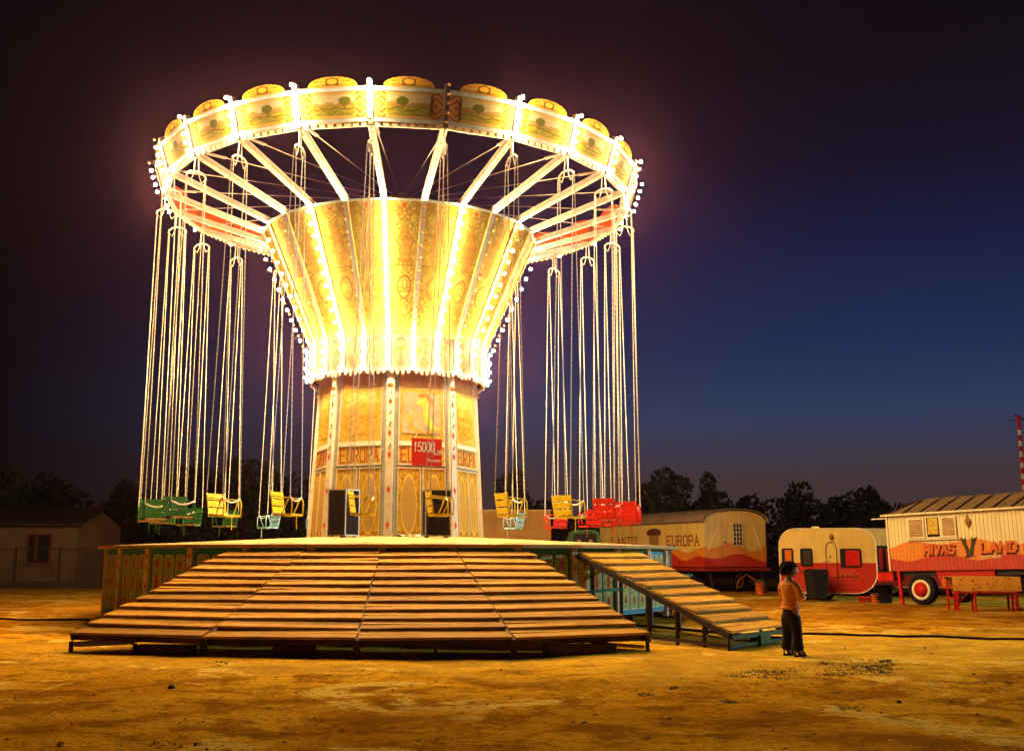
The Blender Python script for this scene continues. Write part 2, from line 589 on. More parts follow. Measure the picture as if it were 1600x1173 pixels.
def wood_mat(name, a, b, scale=1.0):
    g = G(name, .75, .06)
    co = g.coord('Object')
    r = g.math('MULTIPLY', g.rand(), 91.0)
    x, y, z = g.sep(co)
    p = g.comb(g.math('MULTIPLY', x, .9 * scale), g.math('MULTIPLY', y, 22 * scale), g.math('ADD', z, r))
    n_ = g.noise(p, 2.2, 5, .65, .35)
    n2 = g.noise(g.comb(g.math('MULTIPLY', x, .6), g.math('MULTIPLY', y, 2.0), r), 2.0, 3)
    c = g.mix(g.step(n_, .5, .35), a, b)
    c = g.mix(g.math('MULTIPLY', g.step(n2, .60, .12), .5), c, tuple(q * .45 for q in a))
    br = g.math('ADD', .62, g.math('MULTIPLY', g.rand(), .55))
    hsv = g.n('ShaderNodeHueSaturation')
    g.put(hsv.inputs['Value'], br)
    g.put(hsv.inputs['Color'], c)
    g.base(hsv.outputs[0])
    g.bump(n_, .5, .006)
    return g.m

M['tread'] = wood_mat('worn_tread_wood', (.38, .165, .013), (.68, .36, .034))
M['wood_dark'] = wood_mat('dark_timber', (.07, .038, .018), (.13, .07, .035))
M['seat_wood'] = wood_mat('seat_wood', (.22, .10, .04), (.34, .18, .08), 2)

# ------------------------------------------------------------------ ground
def ground_mat():
    g = G('sandy_dirt', 1.0, 0.0)
    co = g.coord('Object')
    big = g.noise(g.mapv(co, (.8, .8, 1)), .42, 5, .6, .8)
    mid = g.noise(g.mapv(co, (1, 1, 1)), 1.3, 6, .65, .5)
    fine = g.noise(co, 16, 5, .7)
    grit = g.noise(co, 70, 3, .7)
    c = g.mix(g.step(big, .5, .16), (.46, .195, .007), (.74, .375, .017))
    c = g.mix(g.math('MULTIPLY', g.step(mid, .53, .10), .75), c, (.22, .075, .005))
    pale = g.math('MULTIPLY', g.step(g.noise(g.mapv(co, (1, 1, 1), (7, 3, 0)), .55, 5, .6, 1.0), .585, .03), .8)
    c = g.mix(pale, c, (.84, .55, .10))
    sp = g.step(g.noise(g.mapv(co, (1.3, 1.3, 1)), 3.4, 5, .75, .8), .665, .04)
    c = g.mix(g.math('MULTIPLY', sp, .75), c, (.045, .026, .014))
    c = g.mix(g.math('MULTIPLY', g.step(fine, .56, .12), .5), c, (.16, .06, .006))
    foot = g.noise(g.mapv(co, (1.1, 1.1, 1), (3, 9, 0)), 5.2, 4, .6, .4)
    c = g.mix(g.math('MULTIPLY', g.step(foot, .60, .05), .55), c, (.13, .045, .004))
    c = g.mix(g.math('MULTIPLY', g.math('SUBTRACT', 1.0, g.step(foot, .36, .06)), .4), c, (.78, .46, .05))
    c = g.mix(g.math('MULTIPLY', g.step(grit, .66, .05), .35), c, (.66, .42, .08))
    # ride's light falloff put into the soil colour: paler round the steps, darker outward
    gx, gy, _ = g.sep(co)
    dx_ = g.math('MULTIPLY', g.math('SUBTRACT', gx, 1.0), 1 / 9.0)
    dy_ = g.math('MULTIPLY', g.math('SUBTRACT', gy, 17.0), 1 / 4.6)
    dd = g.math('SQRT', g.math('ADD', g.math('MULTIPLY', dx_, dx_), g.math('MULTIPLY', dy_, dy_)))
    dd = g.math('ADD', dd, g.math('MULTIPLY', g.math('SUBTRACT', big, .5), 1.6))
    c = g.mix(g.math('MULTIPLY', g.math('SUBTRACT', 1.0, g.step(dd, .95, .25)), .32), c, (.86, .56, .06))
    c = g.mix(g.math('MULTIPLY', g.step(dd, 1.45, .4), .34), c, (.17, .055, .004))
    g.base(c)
    h = g.math('ADD', g.math('MULTIPLY', fine, .6), g.math('MULTIPLY', grit, .25))
    h = g.math('ADD', h, g.math('MULTIPLY', mid, 1.2))
    h = g.math('SUBTRACT', h, g.math('MULTIPLY', foot, .9))
    g.bump(h, 1.0, .05)
    return g.m
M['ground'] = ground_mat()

def ground_height(x, y):
    from mathutils import noise as nz
    h = nz.fractal(Vector((x * .35, y * .5, 3.3)), 1.0, 2.0, 4) * .028
    h += nz.fractal(Vector((x * 1.6, y * 2.2, 8.3)), 1.0, 2.1, 3) * .012
    for (a, b, w, d) in ((.10, 10.2, .11, .022), (.10, 10.75, .11, .020), (-.16, 12.9, .13, .020), (-.16, 13.6, .13, .018), (.03, 14.1, .12, .016), (.22, 8.7, .1, .018)):
        q = (y - b - a * x - .25 * sin(x * .5 + b)) / w
        if abs(q) < 3:
            h -= d * math.exp(-q * q) * (.6 + .4 * sin(x * 7 + b))
    return h - .012

def build_ground():
    def axis(c0, c1, d, far):
        a = [c0 + i * d for i in range(int((c1 - c0) / d) + 1)]
        x, s = a[-1], d
        up = []
        while x < far:
            s *= 1.35
            x += s
            up.append(x)
        x, s = a[0], d
        dn = []
        while x > -far:
            s *= 1.35
            x -= s
            dn.append(x)
        return dn[::-1] + a + up
    xs, ys = axis(-13, 13, .11, 700), axis(5, 30, .11, 700)
    nx = len(xs)
    v = []
    for y in ys:
        for x in xs:
            near = 1.0 if (abs(x) < 40 and -5 < y < 60) else 0.0
            v.append((x, y, ground_height(x, y) * near if near else -.012))
    f = [(j * nx + i, j * nx + i + 1, (j + 1) * nx + i + 1, (j + 1) * nx + i) for j in range(len(ys) - 1) for i in range(nx - 1)]
    me = bpy.data.meshes.new('ground')
    me.from_pydata(v, [], f)
    me.polygons.foreach_set('use_smooth', [True] * len(f))
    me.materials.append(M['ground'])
    o = bpy.data.objects.new('ground', me)
    col.objects.link(o)
    o['kind'] = 'structure'
build_ground()

# ------------------------------------------------------------------ the swing ride
CX, CY = -2.68, 25.0
ride = thing('swing_ride', 'tall floodlit chair swing ride with painted panels and rows of warm bulbs', 'swing ride', (CX, CY, 0))
N = 24
STEP = 2 * pi / N
PH = radians(-.3)
def front(a, lim=-.30):
    return cos(a) > lim

# shared bulb meshes
bulb_on = {}
for q_ in ('bulb', 'bulb_bell', 'bulb_band'):
    bm_ = MB(); bm_.ico((0, 0, 0), .034, 2); bulb_on[q_] = bm_.mesh(q_, M[q_], True)
bm_ = MB(); bm_.ico((0, 0, 0), .036, 1); bulb_off = bm_.mesh('bulb_unlit', M['bulb_off'], True)
rest_on, rest_off = {q_: MB() for q_ in bulb_on}, MB()
rbulb = random.Random(12)
def add_bulb(parent, P, a, lit, kind='bulb'):
    """bulb as a part of its strip on the side that shows, otherwise collected"""
    lit = lit and rbulb.random() > .04          # a few dead bulbs
    if front(a):
        o = bpy.data.objects.new('bulb', bulb_on[kind] if lit else bulb_off)
        col.objects.link(o)
        o.parent = parent
        o.location = P
    else:
        q = Matrix.Rotation(a, 3, 'Z') @ Vector(P)
        (rest_on[kind] if lit else rest_off).ico(q, .034, 1)

# rim ---------------------------------------------------------------
RZ0, RZ1, RR0, RR1 = 9.575, 10.20, 5.46, 5.66
P = facet(N, RZ0, RR0, RZ1, RR1)
mb = MB(); plate(mb, P, -.965, .965, .0, 1, -.03, .0, False); me_board = mb.mesh('rim_panel', M['strip'])
mb = MB(); plate(mb, P, -.90, .90, .13, .87, .002, .012); me_border = mb.mesh('border_painting', M['border'])
sx0, sx1, tt0, tt1 = -.58, .58, .22, .80
rr = []
for (cx_, cy_, a0) in ((sx1 - .06, tt0 + .07, -90), (sx1 - .06, tt1 - .07, 0), (sx0 + .06, tt1 - .07, 90), (sx0 + .06, tt0 + .07, 180)):
    for i in range(4):
        a = radians(a0 + 30 * i)
        rr.append((cx_ + .06 * cos(a), cy_ + .07 * sin(a)))
mb = MB(); mb.prism(rr, P, .013, .019, (sx0, tt0, sx1, tt1)); me_pic = mb.mesh('landscape_painting', M['landscape'])
mb = MB()
plate(mb, P, -.97, .97, .0, .10, .002, .045, False)
me_rail0 = mb.mesh('bottom_rail', M['rail'])
mb = MB(); plate(mb, P, -.97, .97, .90, 1.01, .002, .045, False); me_rail1 = mb.mesh('top_rail', M['rail'])
# moulding lines
mb = MB()
for (a, b, c, d) in ((-.91, .91, .105, .125), (-.91, .91, .875, .895), (-.925, -.905, .105, .895), (.905, .925, .105, .895)):
    plate(mb, P, a, b, c, d, .013, .026, False)
me_mould = mb.mesh('moulding', M['strip'])
mb = MB()
pts = [(-.94, .0)]
for i in range(8):
    c = -.94 + 1.88 * (i + .5) / 8
    for j in range(7):
        a = pi - pi * j / 6
        pts.append((c + .085 * cos(a), -.025 - .125 * sin(a)))
    pts.append((c + 1.88 / 16 - .01, -.025))
pts.append((.94, .0))
pts = pts[::-1]
mb.prism([(s, t) for s, t in pts][::-1], P, .008, .028)
me_val = mb.mesh('scalloped_valance', M['cream'])
mb = MB()
pts = [(-.66, 1.012), (.66, 1.012)]
for i in range(1, 16):
    a = pi * i / 16
    pts.append((.66 * cos(a), 1.012 + .315 * sin(a) ** .85))
mb.prism(pts, P, .0, .022, (-.66, 1.012, .66, 1.33))
me_crest = mb.mesh('crest', M['crest'])
mb = MB()
mb.prism([(s * .995, 1.012 + (t - 1.012) * .99) for s, t in pts], P, -.012, -.002)
me_crest_back = mb.mesh('crest_back', M['orange_back'])
mb = MB(); plate(mb, P, -.96, .96, .02, 1.0, -.045, -.032, False); me_back = mb.mesh('back_board', M['orange_back'])
for k in range(N):
    a = PH + (k + .5) * STEP
    pn = obj('rim_panel', me_board, parent=ride, rotz=a)
    for nm, me in (('border_painting', me_border), ('landscape_painting', me_pic), ('bottom_rail', me_rail0), ('top_rail', me_rail1),
                   ('moulding', me_mould), ('scalloped_valance', me_val), ('crest', me_crest), ('crest_back', me_crest_back), ('back_board', me_back)):
        obj(nm, me, parent=pn)

# light strips at the corners of the rim, the bell and the band
def strip_mesh(name, z0, R0, z1, R1, w, o0, o1, mat, cap=False):
    mb = MB()
    dz, dR = z1 - z0, R1 - R0
    L = hypot(dz, dR)
    ny, nz = -dz / L, -dR / L
    def Q(x, t, o):
        return Vector((x, -(R0 + dR * t) + ny * o, z0 + dz * t + nz * o))
    r = [(-w / 2, 0), (w / 2, 0), (w / 2, 1), (-w / 2, 1)]
    mb.hexa([Q(x, t, o0) for x, t in r] + [Q(x, t, o1) for x, t in r])
    return mb.mesh(name, mat), Q

me_post, Qr = strip_mesh('light_post', RZ0 - .06, RR0 - .01, RZ1 + .10, RR1 + .035, .095, -.06, .055, M['strip'])
for k in range(N):
    a = PH + k * STEP
    po = obj('light_post', me_post, parent=ride, rotz=a)
    lit = k != 1
    for t in (.98, .76, .55, .33, .12):
        add_bulb(po, Qr(0, t, .15), a, lit)

# bell ---------------------------------------------------------------
BZ0, BZ1, BR0, BR1 = 6.11, 8.80, 2.04, 3.23
P = facet(N, BZ0, BR0, BZ1, BR1)
mb = MB(); plate(mb, P, -.93, .93, .0, 1, -.02, .0); me_bell = mb.mesh('bell_panel', M['bell'])
mb = MB(); plate(mb, P, -1, 1, .988, 1.006, -.02, .03, False); me_bcap = mb.mesh('edge_moulding', M['rail'])
me_rib, Qb = strip_mesh('light_rib', BZ0, BR0, BZ1, BR1 + .01, .088, -.03, .03, M['strip'])
me_rib_off, Qb = strip_mesh('light_rib', BZ0, BR0, BZ1, BR1 + .01, .088, -.03, .03, M['rail'])
mb = MB()
for s in (-1, 1):
    for t0 in (0,):
        a_ = Qb(s * .050, 0, .0); b_ = Qb(s * .050, 1, .0)
        mb.bar(a_, b_, .012, .05, (0, -1, 0))
me_ribedge = mb.mesh('rib_edging', M['amber_dark'])
for k in range(N):
    a = PH + (k + .5) * STEP
    pn = obj('bell_panel', me_bell, parent=ride, rotz=a)
    obj('edge_moulding', me_bcap, parent=pn)
    a = PH + k * STEP
    lit = (k % 2 == 0)
    rb = obj('light_rib', me_rib if lit else me_rib_off, parent=ride, rotz=a)
    obj('rib_edging', me_ribedge, parent=rb)
    for i in range(11):
        add_bulb(rb, Qb(0, .035 + i * .0925, .17), a, lit, 'bulb_bell')

# band ---------------------------------------------------------------
DZ0, DZ1, DR0, DR1 = 5.36, 6.105, 2.03, 2.04
P = facet(N, DZ0, DR0, DZ1, DR1)
mb = MB(); plate(mb, P, -.86, .86, .0, 1, -.02, .0); me_band = mb.mesh('band_panel', M['band'])
mb = MB()
pts = [(-.9, .02)]
for i in range(4):
    c = -.9 + 1.8 * (i + .5) / 4
    for j in range(6):
        a = pi - pi * j / 5
        pts.append((c + .17 * cos(a), -.03 - .11 * sin(a) * (1.35 if i in (1, 2) else 1)))
    pts.append((c + 1.8 / 8, -.03))
pts.append((.9, .02))
mb.prism(pts, P, .002, .03)
me_bval = mb.mesh('scalloped_valance', M['strip'])
me_brib, Qd = strip_mesh('band_light_strip', DZ0 - .03, DR0, DZ1, DR1, .10, -.03, .04, M['strip'])
for k in range(N):
    a = PH + (k + .5) * STEP
    pn = obj('band_panel', me_band, parent=ride, rotz=a)
    obj('scalloped_valance', me_bval, parent=pn)
    a = PH + k * STEP
    rb = obj('band_light_strip', me_brib, parent=ride, rotz=a)
    for t in (.10, .37, .64, .91):
        add_bulb(rb, Qd(0, t, .12), a, True, 'bulb_band')
for q_ in rest_on:
    o = obj('far_side_bulbs', rest_on[q_], M[q_], ride, smooth=True); o['kind'] = 'stuff'
o = obj('far_side_unlit_bulbs', rest_off, M['bulb_off'], ride, smooth=True); o['kind'] = 'stuff'

# soffit, mast, hub
mb = MB(); mb.lathe([(2.0, 5.42), (2.0, 5.46), (.3, 5.46), (.3, 5.42)], 24, cap=False)
mb.add([], [])
obj('soffit', mb, M['amber_dark'], ride)
mb = MB(); mb.lathe([(.16, 5.0), (.16, 9.6), (.32, 9.62), (.34, 9.9), (.2, 9.95), (.12, 10.0)], 16)
obj('mast', mb, M['steel'], ride, smooth=True)

# spokes, tie rods
mb = MB()
A, B = V(0, -5.42, 9.555), V(0, -3.17, 8.80)
d = (B - A).normalized()
mb.bar(A, B, .085, .10)
upn = V(1, 0, 0).cross(d).normalized()
if upn.z < 0: upn = -upn
mb.bar(A - upn * .052, B - upn * .052, .125, .012)
mb.bar(A + upn * .052, B + upn * .052, .125, .012)
me_spoke = mb.mesh('spoke', M['white'])
mb = MB()
for i in range(9):
    q = A.lerp(B, (i + .7) / 9.6) - upn * .066
    mb.ico(q, .016, 1)
me_sock = mb.mesh('socket_row', M['amber_dark'])
mb = MB()
T0, T1 = V(.05, -5.40, 9.60), V(.01, -.30, 9.80)
mb.tube([T0, T1], .011, 5)
me_rod = mb.mesh('tie_rod', M['chain'])
mb = MB()
d = (T1 - T0).normalized()
c0, c1 = T0 + d * .22, T0 + d * .62
for s in (-1, 1):
    mb.bar(c0 + V(s * .03, 0, 0), c1 + V(s * .03, 0, 0), .018, .03)
for q in (c0, c1):
    mb.bar(q - V(.045, 0, 0), q + V(.045, 0, 0), .03, .03)
me_turn = mb.mesh('turnbuckle', M['chain'])
for k in range(N):
    a = PH + k * STEP
    sp = obj('spoke', me_spoke, parent=ride, rotz=a)
    obj('socket_row', me_sock, parent=sp)['kind'] = 'stuff'
    rd = obj('tie_rod', me_rod, parent=ride, rotz=a)
    obj('turnbuckle', me_turn, parent=rd)
# ring tube that ties the spoke ends
mb = MB(); mb.tube([V(5.40 * sin(PH + k * STEP), -5.40 * cos(PH + k * STEP), 9.53) for k in range(N)], .035, 6, True)
obj('rim_ring', mb, M['steel'], ride)
mb = MB(); mb.tube([V(3.16 * sin(PH + k * STEP), -3.16 * cos(PH + k * STEP), 8.76) for k in range(N)], .035, 6, True)
obj('bell_ring', mb, M['steel'], ride)

# stroke letters ---------------------------------------------------------
FONT = {
    'A': [[(0, 0), (.5, 1), (1, 0)], [(.2, .36), (.8, .36)]],
    'B': [[(0, 0), (0, 1), (.8, .95), (.85, .6), (0, .52)], [(.85, .5), (1, .25), (.85, 0), (0, 0)]],
    'C': [[(1, .85), (.8, 1), (.2, 1), (0, .8), (0, .2), (.2, 0), (.8, 0), (1, .15)]],
    'D': [[(0, 0), (0, 1), (.7, 1), (1, .75), (1, .25), (.7, 0), (0, 0)]],
    'E': [[(1, 1), (0, 1), (0, 0), (1, 0)], [(0, .52), (.75, .52)]],
    'I': [[(.5, 0), (.5, 1)]],
    'L': [[(0, 1), (0, 0), (1, 0)]],
    'M': [[(0, 0), (0, 1), (.5, .4), (1, 1), (1, 0)]],
    'N': [[(0, 0), (0, 1), (1, 0), (1, 1)]],
    'O': [[(.2, 0), (0, .2), (0, .8), (.2, 1), (.8, 1), (1, .8), (1, .2), (.8, 0), (.2, 0)]],
    'P': [[(0, 0), (0, 1), (.8, 1), (1, .85), (1, .6), (.8, .45), (0, .45)]],
    'R': [[(0, 0), (0, 1), (.8, 1), (1, .85), (1, .62), (.8, .48), (0, .48)], [(.45, .48), (1, 0)]],
    'S': [[(1, .88), (.8, 1), (.2, 1), (0, .85), (0, .62), (.2, .52), (.8, .48), (1, .36), (1, .14), (.8, 0), (.2, 0), (0, .12)]],
    'T': [[(0, 1), (1, 1)], [(.5, 1), (.5, 0)]],
    'U': [[(0, 1), (0, .2), (.2, 0), (.8, 0), (1, .2), (1, 1)]],
    'V': [[(0, 1), (.5, 0), (1, 1)]],
    'a': [[(.1, .6), (.8, .6), (.9, .5), (.9, 0)], [(.9, .35), (.2, .35), (0, .2), (.2, 0), (.9, .1)]],
    'e': [[(0, .32), (1, .32), (.9, .6), (.2, .62), (0, .4), (.05, .1), (.3, 0), (1, .05)]],
    'i': [[(.5, 0), (.5, .6)], [(.5, .78), (.5, .86)]],
    'n': [[(0, 0), (0, .62)], [(0, .5), (.5, .62), (.9, .5), (.9, 0)]],
    'o': [[(.2, 0), (0, .3), (.2, .62), (.8, .62), (1, .3), (.8, 0), (.2, 0)]],
    'p': [[(0, -.3), (0, .62), (.8, .62), (1, .3), (.8, .02), (0, .02)]],
    'r': [[(0, 0), (0, .62)], [(0, .45), (.4, .62), (.8, .6)]],
    's': [[(.9, .55), (.2, .62), (0, .48), (.85, .2), (.8, .02), (.05, .05)]],
    '1': [[(.15, .75), (.5, 1), (.5, 0)]],
    '5': [[(.95, 1), (.1, 1), (.05, .55), (.6, .6), (1, .4), (.9, .1), (.5, 0), (0, .08)]],
    '0': [[(.25, 0), (0, .3), (0, .7), (.25, 1), (.75, 1), (1, .7), (1, .3), (.75, 0), (.25, 0)]],
}
def letters(mb, text, x0, y0, w, h, gap, sw, fn, w0, w1, shear=0.0, serif=0.0):
    """flat letters cut from strokes; fn(a,b,off)->xyz"""
    x = x0
    n_ = 0
    for ch in text:
        if ch == ' ':
            x += w * .7
            continue
        ww = w * (.28 if ch in 'iI' else 1.0)
        for st in FONT[ch]:
            for (ax, ay), (bx, by) in zip(st[:-1], st[1:]):
                p = [Vector((x + ax * ww + shear * ay * h, y0 + ay * h)), Vector((x + bx * ww + shear * by * h, y0 + by * h))]
                d = p[1] - p[0]
                if d.length < 1e-6:
                    continue
                d.normalize()
                nn = Vector((-d.y, d.x)) * sw / 2
                e = d * sw * .45
                a_, b_ = p[0] - e, p[1] + e
                ww_ = (n_ % 5) * .00025      # neighbours never share a plane
                n_ += 1
                mb.prism([tuple(a_ - nn), tuple(b_ - nn), tuple(b_ + nn), tuple(a_ + nn)], fn, w0, w1 + ww_)
            if serif:
                for q in (st[0], st[-1]):
                    if q[1] in (0, 1):
                        cx_, cy_ = x + q[0] * ww + shear * q[1] * h, y0 + q[1] * h
                        mb.prism([(cx_ - serif, cy_ - sw * .3), (cx_ + serif, cy_ - sw * .3), (cx_ + serif, cy_ + sw * .3), (cx_ - serif, cy_ + sw * .3)], fn, w0, w1 + .0015)
        x += ww + gap
    return x - gap

# column -------------------------------------------------------------
CZ0, CZ1, CR0, CR1 = 1.76, 5.42, 1.985, 1.80
P = facet(8, CZ0, CR0, CZ1, CR1)
def tz(z): return (z - CZ0) / (CZ1 - CZ0)
hw = lambda t: (CR0 + (CR1 - CR0) * t) * sin(pi / 8)
mb = MB(); plate(mb, P, -.93, .93, 0, 1, -.04, 0, False); me_cb = mb.mesh('column_panel', paint('column_grey_paint', (.34, .35, .31), .6, .3))
mb = MB(); plate(mb, P, -.72, .72, tz(5.02), tz(5.40), .002, .014, False); me_ch = mb.mesh('head_board', M['amber_dark'])
# picture with clipped corners inside an ochre border
mb = MB(); plate(mb, P, -.72, .72, tz(3.72), tz(5.0), .002, .014); me_cbd = mb.mesh('picture_border', M['ochre'])
x0, x1, t0, t1 = -.56, .56, tz(3.97), tz(4.90)
cl = [(x0 + .12, t0), (x1 - .12, t0), (x1, t0 + .03), (x1, t1 - .03), (x1 - .12, t1), (x0 + .12, t1), (x0, t1 - .03), (x0, t0 + .03)]
mb = MB(); mb.prism(cl, P, .015, .022, (x0, t0, x1, t1)); me_mural = mb.mesh('mural', M['mural'])
mb = MB()
for (a, b, c, d) in ((-.74, .74, tz(3.815), tz(3.72)), (-.74, -.715, tz(3.72), tz(5.0)), (.715, .74, tz(3.72), tz(5.0))):
    plate(mb, P, a, b, c, d, .015, .03, False)
me_cm = mb.mesh('picture_moulding', M['white'])
mb = MB(); plate(mb, P, -.72, .72, tz(3.32), tz(3.71), .002, .016, False); me_nb = mb.mesh('name_board', M['ochre'])
mb = MB()
for (a, b, c, d) in ((-.74, .74, tz(3.29), tz(3.315)), (-.74, .74, tz(3.715), tz(3.74)), (-.745, -.725, tz(3.29), tz(3.74)), (.725, .745, tz(3.29), tz(3.74))):
    plate(mb, P, a, b, c, d, .017, .032, False)
me_nm = mb.mesh('name_moulding', M['white'])
mb = MB()
def Pl(x, y, w):
    t = tz(3.37 + y)
    return P(x / hw(t), t, w)
letters(mb, 'EUROPA', -.465, .0, .115, .285, .048, .024, Pl, .0165, .021)
me_nl = mb.mesh('lettering', M['letter_red'])
ovals = []
for s in (-1, 1):
    a, b = (-.72, -.055) if s < 0 else (.055, .72)
    mb = MB(); plate(mb, P, a, b, tz(1.74), tz(3.22), .002, .014); m1 = mb.mesh('oval_panel', M['oval'])
    mb = MB()
    for (q, r_, c, d) in ((a - .02, b + .02, tz(1.715), tz(1.74)), (a - .02, b + .02, tz(3.22), tz(3.24)), (a - .025, a, tz(1.715), tz(3.24)), (b, b + .025, tz(1.715), tz(3.24))):
        plate(mb, P, q, r_, c, d, .015, .028, False)
    ovals.append((m1, mb.mesh('panel_moulding', M['cream'])))
me_cp, Qc = strip_mesh('column_post', CZ0, CR0 + .02, CZ1, CR1 + .02, .16, -.14, .02, M['white'])
me_dia = []
for z in (4.66, 3.97, 3.50, 2.75, 2.0):
    t = tz(z)
    mb = MB(); mb.prism([(0, t - .024), (.038, t), (0, t + .024), (-.038, t)], lambda x, tt, o: Qc(x, tt, .02 + o), .001, .004)
    me_dia.append(mb.mesh('diamond', M['diamond']))
mb = MB()
for z in (4.86, 4.45, 4.2, 3.72):
    q = Qc(.02, tz(z), .028)
    mb.ico(q, .022, 1); mb.ico(q + V(-.03, 0, -.05), .018, 1)
me_csock = mb.mesh('lamp_sockets', M['dark_steel'])
mb = MB(); q = Qc(0, tz(5.03), .03); mb.ico(q, .075, 2, (1, .5, .6)); me_cboss = mb.mesh('post_boss', M['amber_dark'], True)

def figure_painting(pn):
    """flat painted figure sitting on a boat, on the panel right of the front post"""
    def Pf(x, y, w):
        t = tz(3.97 + y)
        return P(x / hw(t), t, w)
    bg = MB(); bg.prism([(-.44, .02), (.44, .02), (.44, .92), (-.44, .92)], Pf, .0225, .026)
    obj('painted_ground', bg, paint('pale_picture_ground', (.42, .38, .25), .8, .3), pn)
    # boat
    boat = [(-.36, .52), (-.30, .44), (-.22, .22), (-.10, .10), (.12, .06), (.34, .16), (.42, .18), (.36, .06), (.16, -.0 + .03), (-.12, .03), (-.26, .14), (-.34, .34)]
    mb = MB(); mb.prism(boat[::-1], Pf, .0265, .0285)
    obj('painted_boat', mb, M['ochre'], pn)
    body = [(-.02, .80), (.10, .84), (.16, .70), (.14, .52), (.20, .36), (.34, .16), (.42, .13), (.40, .10), (.24, .10), (.08, .20), (.02, .42), (.02, .62), (-.10, .66), (-.12, .70)]
    mb = MB(); mb.prism(body[::-1], Pf, .029, .031)
    obj('painted_figure', mb, paint('lime_paint', (.52, .60, .10), .5, .4), pn)
    hair = [(-.12, .86), (.0, .92), (.14, .90), (.26, .78), (.30, .60), (.24, .66), (.16, .74), (.08, .84), (-.02, .80)]
    mb = MB(); mb.prism(hair[::-1], Pf, .0315, .0335)
    obj('painted_hair', mb, M['amber_dark'], pn)
    mb = MB()
    ring = [(.085 * cos(2 * pi * i / 18) - .16, .40 + .085 * sin(2 * pi * i / 18)) for i in range(18)]
    mb.tube([Pf(x, y, .029) for x, y in ring], .008, 5, True)
    obj('painted_ring', mb, M['yellow'], pn)

for k in range(8):
    a = PH + radians(1.5) + (k + .5) * pi / 4
    pn = obj('column_panel', me_cb, parent=ride, rotz=a)
    obj('head_board', me_ch, parent=pn)
    obj('picture_border', me_cbd, parent=pn)
    obj('mural', me_mural, parent=pn)
    obj('picture_moulding', me_cm, parent=pn)
    obj('name_board', me_nb, parent=pn)
    obj('name_moulding', me_nm, parent=pn)
    obj('lettering', me_nl, parent=pn)
    for m1, m2 in ovals:
        obj('oval_panel', m1, parent=pn)
        obj('panel_moulding', m2, parent=pn)
    if k == 0:
        figure_painting(pn)
    po = obj('column_post', me_cp, parent=ride, rotz=PH + radians(1.5) + k * pi / 4)
    for me in me_dia:
        obj('diamond', me, parent=po)
    obj('lamp_sockets', me_csock, parent=po)['kind'] = 'stuff'
    obj('post_boss', me_cboss, parent=po)

# deck and skirt -------------------------------------------------------
NS = 32
SPH = radians(4.04)
SS = 2 * pi / NS
mb = MB()
h_ = SS / 2 * .994
ang = [-h_, h_]
def dk(R, a, z): return V(R * sin(a), -R * cos(a), z)
mb.hexa([dk(1.7, -h_, 1.725), dk(1.7, h_, 1.725), dk(6.42, h_, 1.495), dk(6.42, -h_, 1.495),
         dk(1.7, -h_, 1.775), dk(1.7, h_, 1.775), dk(6.42, h_, 1.555), dk(6.42, -h_, 1.555)])
me_deck = mb.mesh('deck_board', M['deck'])
P = facet(NS, .24, 6.22, 1.49, 6.22)
mb = MB(); plate(mb, P, -.88, .88, 0, 1, -.02, .0, False); me_sk = mb.mesh('skirt_panel', M['skirt_blue'])
sk_ins = []
for i in range(3):
    c = -.54 + .54 * i
    mb = MB(); mb.prism(arch(c - .225, c + .225, .075, .915, .10), P, .001, .012); m0 = mb.mesh('arch_moulding', M['cream'])
    mb = MB(); mb.prism(arch(c - .19, c + .19, .09, .90, .09), P, .0125, .018, (c - .19, .09, c + .19, .90)); m1 = mb.mesh('arch_painting', M['skirt'])
    sk_ins.append((m0, m1))
me_sp, Qs = strip_mesh('skirt_post', .12, 6.24, 1.49, 6.24, .13, -.08, .03, M['white'])
me_sd = []
for t in (.90, .74, .50, .26, .1):
    mb = MB(); mb.prism([(0, t - .045), (.032, t), (0, t + .045), (-.032, t)], lambda x, tt, o: Qs(x, tt, .03 + o), .001, .004)
    me_sd.append(mb.mesh('diamond', M['diamond']))
for k in range(NS):
    a = SPH + (k + .5) * SS
    obj('deck_board', me_deck, parent=ride, rotz=a)
    if cos(a) < -.55:
        continue
    pn = obj('skirt_panel', me_sk, parent=ride, rotz=a)
    for m0, m1 in sk_ins:
        obj('arch_moulding', m0, parent=pn)
        obj('arch_painting', m1, parent=pn)
    po = obj('skirt_post', me_sp, parent=ride, rotz=SPH + k * SS)
    for me in me_sd:
        obj('diamond', me, parent=po)
# under-deck steelwork
mb = MB()
for k in range(8):
    a = k * pi / 4 + .2
    mb.bar(dk(.4, a, 1.5), dk(6.0, a, 1.38), .1, .14)
    mb.bar(dk(6.0, a, 1.38), dk(6.0, a, 0), .1, .1, (1, 0, 0))
    mb.bar(dk(3.4, a, 1.38), dk(3.4, a, 0), .1, .1, (1, 0, 0))
obj('under_frame', mb, M['dark_steel'], ride)

